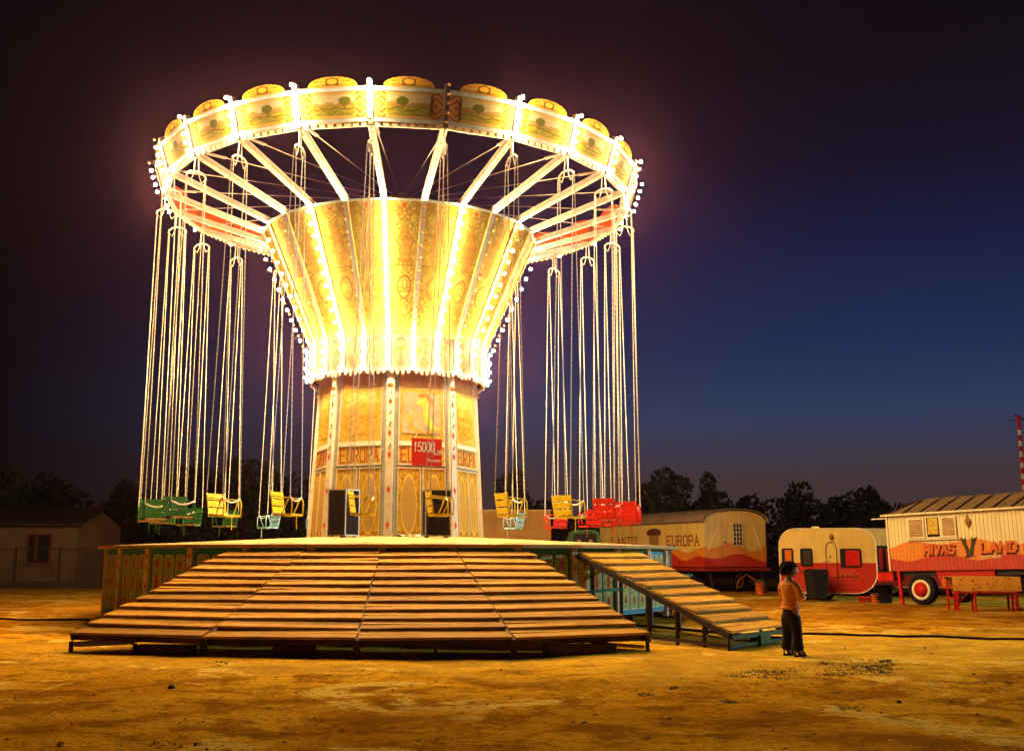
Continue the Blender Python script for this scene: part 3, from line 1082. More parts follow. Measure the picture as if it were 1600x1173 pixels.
# ------------------------------------------------------------------ swing chairs
CHR = 5.40
SEAT_Z = 2.10
def chain_mesh(name, a, b):
    mb = MB()
    a, b = Vector(a), Vector(b)
    L = (b - a).length
    n = int(L / .11)
    pts, rs = [], []
    for i in range(n + 1):
        pts.append(a.lerp(b, i / n)); rs.append(.0115)
        if i < n:
            pts.append(a.lerp(b, (i + .5) / n)); rs.append(.0075)
    mb.tube(pts, rs, 5)
    return mb.mesh(name, M['chain'])
SPZ = 6.95
chain_me = [chain_mesh('chain', (x, y, z), (x * .12, s * .20, SPZ))
            for s in (-1, 1) for x, y, z in ((-.235, s * .235, .40), (.16, s * .235, .30))]
mb = MB()
pts = [V(0, -.21, SPZ - .02), V(0, -.20, SPZ + .05), V(0, -.12, SPZ + .11), V(0, 0, SPZ + .13), V(0, .12, SPZ + .11), V(0, .20, SPZ + .05), V(0, .21, SPZ - .02)]
mb.tube(pts, .022, 6)
me_spr = mb.mesh('spreader', M['chain'], True)
me_str = []
for s in (-1, 1):
    mb = MB(); mb.tube([V(0, s * .03, 7.44), V(0, s * .05, SPZ + .12), V(0, s * .07, SPZ + .02), V(0, s * .12, SPZ - .10), V(0, s * .20, SPZ - .02)], .012, 5)
    me_str.append(mb.mesh('hanger_strap', M['chain'], True))
def chair_meshes(paint_m, wood_m):
    d = {}
    slats = []
    for z0 in (.03, .165, .30):
        mb = MB()
        x = -.175 - .14 * z0
        mb.box((x - .01, 0, z0 + .055), (.022, .44, .112), Matrix.Rotation(-.14, 3, 'Y'))
        slats.append(mb.mesh('back_slat', paint_m))
    d['slats'] = slats
    seat = []
    for i in range(3):
        mb = MB(); mb.box((-.115 + i * .125, 0, .0), (.115, .44, .024)); seat.append(mb.mesh('seat_slat', wood_m))
    d['seat'] = seat
    arms = []
    for s in (-1, 1):
        y = s * .235
        mb = MB()
        mb.tube([V(.19, y, -.015), V(.20, y, .18), V(.185, y, .27), V(.14, y, .31), V(.10, y, .27), V(.085, y, .19)], .013, 6)
        mb.tube([V(-.235, y, .42), V(-.20, y, .2), V(-.165, y, -.02), V(.19, y, -.02)], .014, 6)
        mb.tube([V(.0, y, -.01), V(.14, y, .30)], .011, 6)
        mb.tube([V(-.225, y, .33), V(.14, y, .295)], .011, 6)
        arms.append(mb.mesh('arm_frame', paint_m, True))
    d['arms'] = arms
    mb = MB()
    mb.tube([V(.16, -.235 + .47 * i / 8, .31 - .07 * sin(pi * i / 8)) for i in range(9)], .016, 6)
    d['bar'] = mb.mesh('safety_bar', M['white'], True)
    mb = MB()
    mb.tube([V(.185, .0, -.01), V(.19, .0, -.27)], .010, 5)
    mb.tube([V(.185, -.04, -.02), V(.185, .04, -.02)], .010, 5)
    d['rod'] = mb.mesh('crotch_rod', paint_m)
    return d
CH = {'yellow': chair_meshes(M['yellow'], M['yellow']), 'green': chair_meshes(M['green'], M['seat_wood']),
      'red': chair_meshes(M['chair_red'], M['chair_red']), 'blue': chair_meshes(M['blue'], M['blue'])}
def chair_color(k):
    kk = k if k <= 12 else k - 24
    if -2 <= kk <= 3: return 'yellow'
    if 4 <= kk <= 9: return 'red'
    if -8 <= kk <= -3: return 'green'
    return 'blue'
LAB = {
    0: 'yellow slatted swing chair before the speaker box left of the front column post',
    1: 'yellow slatted swing chair hanging before the speaker box below the red price sign',
    2: 'yellow swing chair hanging just right of the column, in front of a pale blue one',
    3: 'yellow swing chair seen from behind, hanging beside the red chairs',
    4: 'red slatted swing chair seen from behind, next to the yellow chair',
    5: 'rightmost near red swing chair seen from behind, before the pale wagon wall',
    6: 'far right red swing chair half hidden behind the nearest red ones',
    7: 'red swing chair hanging low between the near red chairs, partly hidden by them',
    8: 'red swing chair hanging over the green truck cab',
    9: 'small red swing chair hanging below and behind the yellow one',
    10: 'pale blue swing chair hanging behind the yellow chair right of the column',
    22: 'bright yellow swing chair alone right of the green cluster, above a small green chair',
    23: 'yellow swing chair hanging above the pale blue chair left of the column',
    21: 'green swing chair nearest in the left cluster, with pale safety bar',
    20: 'green swing chair second nearest in the left cluster',
    19: 'green swing chair at the far left edge of the ride',
    18: 'green swing chair at the lower back of the left cluster',
    17: 'green swing chair at the right back of the left cluster',
    16: 'small green swing chair hanging behind the bright yellow chair left of the column',
    15: 'pale blue swing chair hanging behind the yellow one left of the column',
    14: 'pale blue swing chair half hidden by the left edge of the column',
    11: 'pale blue swing chair hidden behind the column of the ride',
    12: 'pale blue swing chair hidden behind the column of the ride',
    13: 'pale blue swing chair hidden behind the column of the ride',
}
rnd = random.Random(3)
for k in range(N):
    a = PH + k * STEP
    c = CH[chair_color(k)]
    t = thing('swing_chair', LAB[k], 'swing chair', (CX + CHR * sin(a), CY - CHR * cos(a), SEAT_Z), a + rnd.uniform(-.10, .10), 'chairs of the swing ride')
    for me in c['slats']:
        obj('back_slat', me, parent=t)
    for me in c['seat']:
        obj('seat_slat', me, parent=t)
    for me in c['arms']:
        obj('arm_frame', me, parent=t)
    obj('safety_bar', c['bar'], parent=t)
    obj('crotch_rod', c['rod'], parent=t)
    for me in chain_me:
        obj('chain', me, parent=t)
    obj('spreader', me_spr, parent=t)
    for me in me_str:
        obj('hanger_strap', me, parent=t)

# ------------------------------------------------------------------ entrance steps
TOPS = [(-4.96, 19.02), (-3.54, 18.66), (-2.24, 18.62), (-.98, 18.83), (.29, 19.33)]
BOTS = [(-6.39, 15.97), (-4.25, 15.22), (-2.09, 14.88), (.02, 14.99), (1.96, 15.84)]
def stair(label, A0, B0, A1, B1, n, open_frame=False, ztop=1.42, zbot=.22):
    A0, B0, A1, B1 = [Vector((p[0], p[1], 0)) for p in (A0, B0, A1, B1)]
    base = (A1 + B1) / 2
    ex = (B1 - A1).normalized()
    ey = Vector((-ex.y, ex.x, 0))
    t_ = thing('step_section', label, 'steps', base, atan2(ex.y, ex.x), 'wooden entrance steps of the swing ride')
    inv = Matrix((ex, ey, Vector((0, 0, 1))))
    def L(p): return inv @ (p - base)
    def zl(t): return ztop - (ztop - zbot) * t
    r = random.Random(label)
    for i in range(n):
        ta, tb = i / n, (i + 1.10) / n
        za, zb = zl(i / n) + .012, zl((i + 1) / n) + .050
        for j in range(2):
            u0, u1 = (j + (.02 if j else 0)) / 2, (j + 1 - .02 * (j == 0)) / 2
            sag = r.uniform(-.011, .011)
            q = []
            ea, eb = r.uniform(.002, .03), r.uniform(.002, .03)
            for u in (u0, u1):
                tt = ta + (tb - ta) * u
                z = za + (zb - za) * u
                a = A0.lerp(A1, tt); b = B0.lerp(B1, tt)
                a, b = a.lerp(b, ea * .4), b.lerp(a, eb * .4)
                q.append((a + V(0, 0, z + sag), b + V(0, 0, z - sag)))
            th = .034
            (a0, b0), (a1, b1) = q
            lo = [a1, b1, b0, a0]
            mb = MB()
            m0 = [L(p) for p in lo]
            c = sum(m0, Vector()) / 4
            mb.hexa([p - c - V(0, 0, th) for p in m0] + [p - c for p in m0])
            # hexa wants the front ring seen from outside: top face
            o = obj('tread_plank', mb, M['tread'], t_, loc=c)
    # stringers
    for w in ((0.01, .5, .99) if not open_frame else (0.0, 1.0)):
        a = A0.lerp(B0, w); b = A1.lerp(B1, w)
        mb = MB()
        mb.bar(L(a + V(0, 0, ztop - .07)), L(b + V(0, 0, zbot - .03)), .05, .09)
        obj('stringer', mb, M['dark_steel'], t_)
        for q in ((1.0,) if not open_frame else (.12, .33, .52, .7, .86, 1.0)):
            mb = MB()
            p = a.lerp(b, q)
            gz = ground_height(p.x, p.y) - .02
            mb.bar(L(p + V(0, 0, zl(q) - .08)), L(p + V(0, 0, gz)), .045, .045, (1, 0, 0))
            obj('leg', mb, M['dark_steel'], t_)
        if open_frame:
            mb = MB()
            mb.bar(L(a + V(0, 0, .05)), L(b + V(0, 0, .05)), .05, .05)
            obj('ground_rail', mb, M['dark_steel'], t_)
    if open_frame:
        mb = MB()
        mb.bar(L(A1.lerp(B1, .02) + V(0, 0, zbot - .05)), L(A1.lerp(B1, .98) + V(0, 0, zbot - .05)), .05, .07)
        obj('front_beam', mb, M['green'], t_)
        mb = MB(); mb.bar(L(A1.lerp(B1, .0) + V(0, 0, .04)), L(A1.lerp(B1, 1) + V(0, 0, .04)), .05, .05)
        obj('front_rail', mb, M['green'], t_)
        mb = MB(); mb.box(L(A1.lerp(B1, .55) + V(0, .06, .09)), (.34, .18, .15)); obj('support_block', mb, M['green'], t_)
        mb = MB()
        q0, q1 = A0.lerp(A1, .08), A0.lerp(A1, .34)
        mb.bar(L(q0 + V(0, 0, .72)), L(q1 + V(0, 0, .80)), .04, .05)
        obj('cross_rail', mb, M['skirt_blue'], t_)
    else:
        a, b = A1.lerp(A0, .035), B1.lerp(B0, .035)
        mb = MB(); mb.bar(L(a + V(0, 0, zbot - .035)), L(b + V(0, 0, zbot - .035)), .04, .075)
        obj('front_beam', mb, M['wood_dark'], t_)
    return t_
names = ['leftmost of the four fanned wooden step sections before the ride', 'second wooden step section from the left, below the left speaker box',
         'third wooden step section from the left, below the red price sign', 'wooden step section before the ride, nearest to the open ramp']
for i in range(4):
    stair(names[i], TOPS[i], TOPS[i + 1], BOTS[i], BOTS[i + 1], 11)
stair('detached wooden ramp of planks on an open steel frame beside the child', (1.2, 19.91), (2.38, 21.08), (3.2, 16.23), (4.38, 17.7), 10, True)

# blocks under the lowest treads
def ground_box(name, label, cat, c, s, rz, mat, group=None, bev=.0):
    mb = MB(); mb.box((0, 0, s[2] / 2), s)
    o = obj(name, mb, mat, None, (c[0], c[1], ground_height(c[0], c[1]) - .01), rz)
    if bev:
        b = o.modifiers.new('bevel', 'BEVEL'); b.width = bev; b.segments = 2
    return tag(o, label, cat, group)
ground_box('support_block', 'brown timber block under the second step section from the left', 'block', (-3.0, 15.25, 0), (.55, .25, .15), -.12, M['wood_dark'], 'blocks under the steps', .01)
ground_box('support_block', 'wide brown timber block under the step section nearest the ramp', 'block', (.95, 15.50, 0), (1.05, .25, .15), .40, M['wood_dark'], 'blocks under the steps', .01)
ground_box('support_block', 'dark timber block under the leftmost step section', 'block', (-4.9, 15.6, 0), (.9, .25, .15), -.32, M['wood_dark'], 'blocks under the steps', .01)
mb = MB(); mb.tube([V(-6.35, 16.05, .09), V(-5.45, 15.88, .14)], .04, 8); 
o = obj('timber_prop', mb, wood_mat('pale_prop_wood', (.30, .2, .09), (.45, .32, .15))); tag(o, 'pale round timber prop lying under the leftmost step corner', 'timber')
mb = MB(); mb.bar(V(1.15, 15.75, .13), V(1.9, 15.98, .06), .09, .05)
o = obj('timber_prop', mb, M['tread']); tag(o, 'pale plank wedged under the step corner beside the ramp', 'timber')

# ------------------------------------------------------------------ speakers on the deck
def speaker(label, x, y, rz, w=.50, dp=.40, h=.93):
    R = hypot(x - CX, y - CY)
    z = 1.775 - (R - 1.7) / (6.42 - 1.7) * .22
    t = thing('speaker_box', label, 'speaker', (x, y, z + .012), rz, 'black speaker boxes on the deck')
    mb = MB(); mb.box((0, 0, h / 2 + .03), (w, dp, h)); o = obj('cabinet', mb, M['black'], t)
    mb = MB(); mb.box((0, -dp / 2 - .006, h / 2 + .03), (w - .05, .012, h - .05)); g_ = obj('grille', mb, M['rubber'], t)
    mb = MB(); mb.lathe([(.19, 0), (.19, .012), (.16, .02), (.05, -.0), (.05, .02)], 24, Matrix.Translation((0, -dp / 2 - .012, .32)) @ Matrix.Rotation(pi / 2, 4, 'X'))
    obj('woofer', mb, M['black'], t, smooth=True)
    mb = MB(); mb.lathe([(.06, 0), (.06, .01), (.02, .014)], 16, Matrix.Translation((0, -dp / 2 - .012, .72)) @ Matrix.Rotation(pi / 2, 4, 'X'))
    obj('tweeter', mb, M['black'], t, smooth=True)
    for sx in (-1, 1):
        for sy in (-1, 1):
            mb = MB(); mb.box((sx * w / 2, sy * dp / 2, h / 2 + .03), (.022, .022, h + .008)); obj('edge_trim', mb, M['steel'], t)
            mb = MB(); mb.lathe([(.03, 0), (.03, .03)], 8, Matrix.Translation((sx * (w / 2 - .06), sy * (dp / 2 - .06), -.004))); obj('foot', mb, M['rubber'], t)
    for z_ in (.03, h + .03):
        for sx in (-1, 1):
            mb = MB(); mb.box((sx * w / 2, 0, z_), (.021, dp, .021)); obj('edge_trim', mb, M['steel'], t)
        for sy in (-1, 1):
            mb = MB(); mb.box((0, sy * dp / 2, z_), (w, .0215, .0215)); obj('edge_trim', mb, M['steel'], t)
speaker('black speaker box with pale metal edges left of the front column post', -3.50, 22.52, radians(-32), .46, .42)
speaker('black speaker box with pale metal edges below the red price sign', -1.56, 22.46, radians(14), .52, .36)

# price sign hung on the column
sg = thing('price_sign', 'red price sign with white hand lettering hung on the column', 'sign', (-1.82, 22.93, 3.25), radians(24))
mb = MB(); mb.box((0, 0, .29), (.68, .012, .58)); obj('board', mb, paint('vermilion_board', (.66, .028, .008), .45, .15), sg)
mb = MB()
Fs = lambda x, y, w: Vector((x, -.006 - w, y))
letters(mb, '15000', -.30, .30, .072, .19, .024, .024, Fs, .001, .004, .05)
letters(mb, 'Lei', .17, .25, .05, .13, .022, .017, Fs, .001, .004, .0)
letters(mb, 'Persoana', .03, .09, .026, .06, .009, .008, Fs, .001, .003, .0)
obj('lettering', mb, M['letter_white'], sg)
for s in (-1, 1):
    mb = MB(); mb.tube([V(s * .28, 0, .57), V(s * .2, .05, .72)], .006, 5); obj('hanging_wire', mb, M['chain'], sg)
# paper rag lying at the foot of the front post
mb = MB()
rg = random.Random(5)
nx_, ny_ = 9, 4
for j in range(ny_):
    for i in range(nx_):
        mb.v.append((-.3 + .6 * i / 8 + rg.uniform(-.02, .02), -.1 + .2 * j / 3 + rg.uniform(-.02, .02), .01 + rg.random() * .05))
for j in range(ny_ - 1):
    for i in range(nx_ - 1):
        q = j * nx_ + i
        mb.f.append([q, q + 1, q + nx_ + 1, q + nx_]); mb.u.append(None)
o = obj('crumpled_rag', mb, M['white'], None, (-2.2, 22.62, 1.745), .1, smooth=True)
so = o.modifiers.new('solid', 'SOLIDIFY'); so.thickness = .004
tag(o, 'crumpled pale rag lying on the deck at the foot of the front column post', 'rag')

# ------------------------------------------------------------------ show wagons, caravans
def wave_paint(name, bands, top, z_off=0.0, planks=.0, grime=.3):
    """flat paint in waves: UV in metres; bands = [(height, amplitude, freq, phase, colour below)] from top to bottom"""
    g = G(name, .5)
    u, v, _ = g.sep(g.coord('UV'))
    c = top
    for (h, amp, fr, ph, cc) in bands:
        w = g.math('MULTIPLY', g.math('SINE', g.math('ADD', g.math('MULTIPLY', u, fr), ph)), amp)
        w2 = g.math('MULTIPLY', g.math('SINE', g.math('ADD', g.math('MULTIPLY', u, fr * .53), ph * 2.1)), amp * .5)
        e = g.math('ADD', g.math('ADD', w, w2), h)
        c = g.mix(g.step(v, e, .012), cc, c)
    co = g.coord('Object')
    gr = g.noise(g.mapv(co, (2, 2, .5)), 2.2, 4)
    c = g.mix(g.math('MULTIPLY', g.step(gr, .56, .2), grime), c, (.16, .09, .03))
    if planks:
        f = g.math('FRACT', g.math('MULTIPLY', u, 1 / planks))
        s = g.math('ABSOLUTE', g.math('SUBTRACT', f, .5))
        g.bump(g.step(s, .44, .06), -.5, .01)
    g.base(c)
    return g.m

def uvquad(mb, pts, uv):
    mb.add(pts, [tuple(range(len(pts)))], [uv])

def wheel(parent, x, y, z, r, w, axis, hub_mat, name='wheel'):
    Mx = Matrix.Translation((x, y, z)) @ (Matrix.Rotation(pi / 2, 4, 'X') if axis == 'y' else Matrix.Rotation(pi / 2, 4, 'Y'))
    mb = MB(); mb.lathe([(r * .62, -w / 2), (r * .92, -w / 2), (r, -w * .35), (r, w * .35), (r * .92, w / 2), (r * .62, w / 2)], 28, Mx, False)
    wh = obj(name, mb, M['rubber'], parent, smooth=True)
    mb = MB(); mb.lathe([(r * .62, -w * .44), (r * .55, -w * .30), (r * .3, -w * .2), (r * .12, -w * .35), (r * .12, w * .3), (r * .3, w * .2), (r * .55, w * .30), (r * .62, w * .46)], 24, Mx)
    obj('rim', mb, hub_mat, wh, smooth=True)
    mb = MB()
    for s in (-1, 1):
        mb.lathe([(r * .50, s * w * .49), (r * .52, s * w * .525), (r * .66, s * w * .53), (r * .68, s * w * .49)], 28, Mx, False)
    obj('white_wall', mb, M['cream'], wh, smooth=True)
    return wh

YEL, ORA, RED = (.66, .45, .12), (.66, .21, .012), (.44, .020, .006)

def box_wagon():
    """EUROPA wagon: local x along the end wall, y along the long side (away)"""
    ex, ey = Vector((.9, .436, 0)), Vector((-.436, .9, 0))
    W, Ln, z0, z1, zr = 2.9, 7.6, .95, 2.60, 3.08
    t = thing('show_wagon', 'pale arched-roof wagon with red waves and the word EUROPA on its side', 'wagon', (7.14, 40.5, 0), atan2(ex.y, ex.x))
    mat = wave_paint('europa_wave_paint', [(1.62, .10, 2.6, .6, ORA), (1.30, .11, 3.4, 2.2, RED)], YEL, planks=.55)
    mat2 = wave_paint('europa_end_wave_paint', [(1.72, .13, 3.4, 3.4, ORA), (1.33, .13, 2.5, 3.6, RED)], YEL, planks=.6)
    mb = MB()
    uvquad(mb, [V(0, Ln, z0), V(0, 0, z0), V(0, 0, z1), V(0, Ln, z1)], [(0, z0), (Ln, z0), (Ln, z1), (0, z1)])
    obj('side_wall', mb, mat, t)
    mb = MB()
    uvquad(mb, [V(W, 0, z0), V(W, Ln, z0), V(W, Ln, z1), V(W, 0, z1)], [(0, z0), (Ln, z0), (Ln, z1), (0, z1)])
    obj('side_wall', mb, mat, t)
    arc = [(W * (1 - cos(pi * i / 14)) / 2, z1 + (zr - z1) * sin(pi * i / 14) ** .8) for i in range(15)]
    mb = MB()
    pts = [(0, z0), (W, z0)] + [(x, z) for x, z in arc[::-1]]
    uvquad(mb, [V(x, 0, z) for x, z in pts], [(x, z) for x, z in pts])
    obj('end_wall', mb, mat2, t)
    mb = MB()
    uvquad(mb, [V(x, Ln, z) for x, z in pts[::-1]], [(x, z) for x, z in pts[::-1]])
    obj('end_wall', mb, mat2, t)
    mb = MB()
    ov = .12
    for (xa, za), (xb, zb) in zip(arc[:-1], arc[1:]):
        f = lambda x: W / 2 + (x - W / 2) * 1.06
        a, b = V(f(xa), -ov, za + .02), V(f(xb), -ov, zb + .02)
        c, d = V(f(xb), Ln + ov, zb + .02), V(f(xa), Ln + ov, za + .02)
        mb.hexa([a, b, c, d] + [q + V(0, 0, .035) for q in (a, b, c, d)])
    obj('roof', mb, paint('tarred_roof', (.22, .15, .10), .7, .4, 2), t)
    # door leaf with barred window in the end wall
    mb = MB(); mb.box((W * .47, -.012, 1.78), (W * .36, .024, 1.62)); dr = obj('door', mb, None, t)
    me = MB()
    x0, x1, za, zb = W * .29, W * .65, z0 + .03, 2.62
    me.hexa([V(x0, 0, za), V(x1, 0, za), V(x1, 0, zb), V(x0, 0, zb), V(x0, -.02, za), V(x1, -.02, za), V(x1, -.02, zb), V(x0, -.02, zb)])
    me.u[-5] = [(x0, za), (x1, za), (x1, zb), (x0, zb)]; me.has_uv = True
    dr.data = me.mesh('door', mat2)
    mb = MB(); mb.box((W * .53, -.032, 2.16), (.42, .022, .86)); wn = obj('window', mb, M['glass_dark'], t)
    mb = MB()
    for i in range(4): mb.box((W * .53 - .21 + .14 * i, -.05, 2.16), (.018, .014, .86))
    for i in range(6): mb.box((W * .53, -.052, 1.75 + .164 * i), (.43, .012, .018))
    obj('bars', mb, M['cream'], wn)
    mb = MB(); mb.box((W * .33, -.035, 1.85), (.10, .03, .05)); obj('door_handle', mb, M['dark_steel'], t)
    for q in (.06, .80):
        mb = MB(); mb.bar(V(W * q + (.0 if q < .5 else .35), -.012, 1.55), V(W * q + (.5 if q < .5 else 0), -.012, 2.45), .03, .02); obj('brace', mb, M['cream'], t)
    # chassis, wheels
    mb = MB(); mb.box((W / 2, Ln / 2, .86), (W + .06, Ln + .3, .12)); obj('chassis', mb, paint('red_chassis', (.26, .02, .01), .6, .3), t)
    for yy in (1.3, Ln - 1.2):
        for xx in (.22, W - .22):
            wheel(t, xx, yy, .40, .40, .22, 'x', M['red'])
    for xx in (.25, W - .25):
        mb = MB(); mb.bar(V(xx, .1, .84), V(xx + .25, .12, .02), .06, .06, (0, 1, 0)); obj('stay', mb, M['dark_steel'], t)
    # lettering on the long side that faces the ride
    Fl = lambda x, y, w: Vector((-w, Ln - x, y))
    mb = MB()
    letters(mb, 'EUROPA', Ln - 2.42, 1.76, .25, .36, .12, .055, Fl, .002, .006, serif=.07)
    obj('lettering', mb, M['letter_red'], t)
    mb = MB()
    letters(mb, 'LANTUL', Ln - 6.55, 1.76, .25, .36, .14, .055, Fl, .002, .006, serif=.07)
    obj('lettering', mb, M['letter_red'], t)
    # painted emblem: dark capped lantern shape
    mb = MB()
    c = Ln - 3.35
    cap = [(c + .52 * cos(pi * i / 10), 2.28 + .17 * sin(pi * i / 10)) for i in range(11)] + [(c - .46, 2.16), (c + .46, 2.16)]
    mb.prism(cap, Fl, .002, .005)
    obj('emblem', mb, M['letter_dark'], t)
    mb = MB()
    mb.prism([(c - .32, 1.72), (c + .32, 1.72), (c + .36, 2.15), (c - .36, 2.15)], Fl, .002, .004)
    mb.prism([(c - .17, 1.60), (c + .17, 1.60), (c + .2, 1.718), (c - .2, 1.718)], Fl, .002, .0045)
    obj('emblem', mb, paint('brown_emblem', (.33, .17, .05), .6, .5, 10), t)
box_wagon()

# plain brown box wagon behind the ride
t = thing('box_wagon', 'plain ochre brown box wagon behind the column of the ride', 'wagon', (-2.2, 42, 0))
mb = MB(); mb.box((1.85, 1.2, 1.95), (3.7, 2.4, 2.26)); obj('body', mb, paint('ochre_brown_paint', (.33, .18, .05), .6, .35, 1.2), t)
mb = MB(); mb.box((1.85, 1.2, 3.10), (3.8, 2.5, .05)); obj('roof', mb, paint('wagon_roof_edge', (.5, .33, .15), .6, .3), t)
for x in (1.0, 1.9, 2.8):
    mb = MB(); mb.box((x, -.012, 1.95), (.03, .02, 2.2)); obj('batten', mb, M['amber_dark'], t)
mb = MB(); mb.box((1.85, 1.2, .72), (3.5, 2.0, .14)); obj('chassis', mb, M['dark_steel'], t)
for x in (.7, 3.0):
    for y in (.15, 2.25):
        wheel(t, x, y, .40, .40, .2, 'y', M['red'])

# green truck cab seen from behind
t = thing('truck', 'dark green truck cab parked behind the red swing chairs', 'truck', (1.93, 37.2, 0), 0)
gp = paint('truck_green', (.028, .085, .025), .4, .3)
mb = MB()
prof = [(-.0, .75), (1.12, .75), (1.12, 1.85), (1.04, 2.16), (.9, 2.24), (.22, 2.24), (.08, 2.16), (0, 1.85)]
mb.prism(prof, lambda a, b, w: Vector((a, -w, b)), -1.5, 0)
o = obj('cab', mb, gp, t)
bv = o.modifiers.new('bevel', 'BEVEL'); bv.width = .04; bv.segments = 2
mb = MB(); mb.prism([(.2, 1.62), (.92, 1.62), (.92, 2.02), (.86, 2.08), (.26, 2.08), (.2, 2.02)], lambda a, b, w: Vector((a, -w, b)), .0, .015)
wn = obj('rear_window', mb, M['glass_dark'], t)
mb = MB()
for (a, b, c, d) in ((.17, .95, 1.585, 1.62), (.17, .95, 2.08, 2.115), (.165, .2, 1.62, 2.08), (.92, .955, 1.62, 2.08)):
    mb.box(((a + b) / 2, -.02, (c + d) / 2), (b - a, .03, d - c))
obj('window_rubber', mb, M['rubber'], wn)
for s, x in ((0, .36), (1, .76)):
    mb = MB(); mb.ico((x, -.012, 1.78), .11, 2, (.8, .12, 1.4)); obj('head_rest', mb, paint('tan_seat', (.25, .12, .05), .7, .3), t, smooth=True)
mb = MB(); mb.box((.56, .75, .62), (1.0, 3.0, .18)); obj('chassis', mb, M['dark_steel'], t)
for x in (.06, 1.06):
    for y in (.3, 1.7):
        wheel(t, x, y, .42, .42, .24, 'x', M['dark_steel'])

def rounded_profile(x0, x1, z0, z1, rtl, rtr, rbl, rbr, n=7):
    pts = []
    for (cx_, cz_, r, a0) in ((x1 - rbr, z0 + rbr, rbr, -90), (x1 - rtr, z1 - rtr, rtr, 0), (x0 + rtl, z1 - rtl, rtl, 90), (x0 + rbl, z0 + rbl, rbl, 180)):
        for i in range(n):
            a = radians(a0 + 90 * i / (n - 1))
            pts.append((cx_ + r * cos(a), cz_ + r * sin(a)))
    return pts

def caravan(name, label, loc, rz, Ln, z0, z1, Dp, emblem=True):
    t = thing(name, label, 'caravan', loc, rz)
    mat = wave_paint(label[:12] + '_two_tone', [(1.13 if emblem else 1.25, .0, 1, 0, (.46, .022, .007))], (.66, .47, .13), grime=.2)
    pr = rounded_profile(0, Ln, z0, z1, .5, .52, .28, .62)
    f = lambda a, b, w: Vector((a, -w, b))
    mb = MB()
    n = len(pr)
    pts = [f(a, b, -Dp) for a, b in pr] + [f(a, b, 0) for a, b in pr]
    mb.add(pts, [list(range(n))[::-1], [n + i for i in range(n)]], [[(a, b) for a, b in pr][::-1], [(a, b) for a, b in pr]])
    for i in range(n):
        j = (i + 1) % n
        mb.add([pts[i], pts[j], pts[n + j], pts[n + i]], [(0, 1, 2, 3)], [[pr[i], pr[j], pr[j], pr[i]]])
    o = obj('body', mb, mat, t)
    mb = MB(); mb.tube([f(a, b, .005) for a, b in pr], .018, 5, True); obj('edge_trim', mb, M['cream'], t)
    mb = MB(); mb.box((Ln * .5, -.012, 1.13 if emblem else 1.25), (Ln * .985, .02, .025)); obj('belt_trim', mb, M['red'], t)
    return t, f
t, f = caravan('caravan', 'small rounded cream and red caravan with three windows behind the child', (8.42, 34.3, 0), radians(-13), 2.9, .22, 2.20, 1.9)
for (x0, x1, z0, z1, curt) in ((.10, .38, 1.10, 1.56, M['letter_orange']), (.66, .96, 1.08, 1.56, M['dark_steel']), (1.86, 2.42, 1.04, 1.55, M['red'])):
    mb = MB(); mb.prism(rounded_profile(x0 - .035, x1 + .035, z0 - .035, z1 + .035, .06, .06, .06, .06, 4), f, .001, .022); wn = obj('window', mb, M['rubber'], t)
    mb = MB(); mb.prism(rounded_profile(x0, x1, z0, z1, .05, .05, .05, .05, 4), f, .0225, .026); obj('pane', mb, M['glass_dark'], wn)
    mb = MB(); mb.prism([(x0 + (x1 - x0) * .22, z0 + .02), (x1 - .02, z0 + .02), (x1 - .02, z1 - .02), (x0 + (x1 - x0) * .22, z1 - .02)], f, .0265, .028); obj('curtain', mb, curt, wn)
# door with arched top
dp = [(1.40, .42), (1.72, .42), (1.72, 1.55)] + [(1.56 + .16 * cos(pi * i / 10), 1.55 + .24 * sin(pi * i / 10)) for i in range(1, 10)] + [(1.40, 1.55)]
mb = MB(); mb.tube([f(a, b, .012) for a, b in dp], .012, 5, True); dr = obj('door', mb, M['dark_steel'], t)
mb = MB(); mb.ico(f(1.53, 1.34, .02), .03, 1); obj('door_handle', mb, M['dark_steel'], dr)
mb = MB(); mb.bar(f(1.30, 1.22, .03), f(1.46, 1.24, .03), .02, .03); obj('latch', mb, M['cream'], t)
mb = MB(); mb.lathe([(.05, -.08), (.06, .0), (.05, .08)], 10, Matrix.Translation((1.57, -.03, 1.95))); obj('lamp', mb, M['amber_dark'], t, smooth=True)
mb = MB(); mb.box((1.15, .6, 2.24), (.22, .3, .08)); obj('roof_vent', mb, M['cream'], t)
# old half worn lettering
mb = MB(); letters(mb, 'LAND', 1.62, .74, .13, .15, .05, .030, f, .001, .004); obj('lettering', mb, paint('faded_red_lettering', (.50, .10, .03), .6, .4), t)
mb = MB(); letters(mb, 'LAND', 1.64, .715, .13, .03, .05, .030, f, .001, .003); obj('lettering_shadow', mb, M['letter_black'], t)
mb = MB(); letters(mb, 'MIVAS', .36, .80, .11, .15, .045, .028, f, .001, .004); obj('lettering', mb, paint('worn_dark_lettering', (.22, .02, .01), .6, .5), t)
for s in (1.35,):
    for y in (.2, 1.7):
        wheel(t, s, y, .30, .30, .16, 'y', M['steel'])
mb = MB(); mb.bar(V(2.8, .95, .42), V(3.5, .95, .38), .08, .08); obj('drawbar', mb, M['dark_steel'], t)

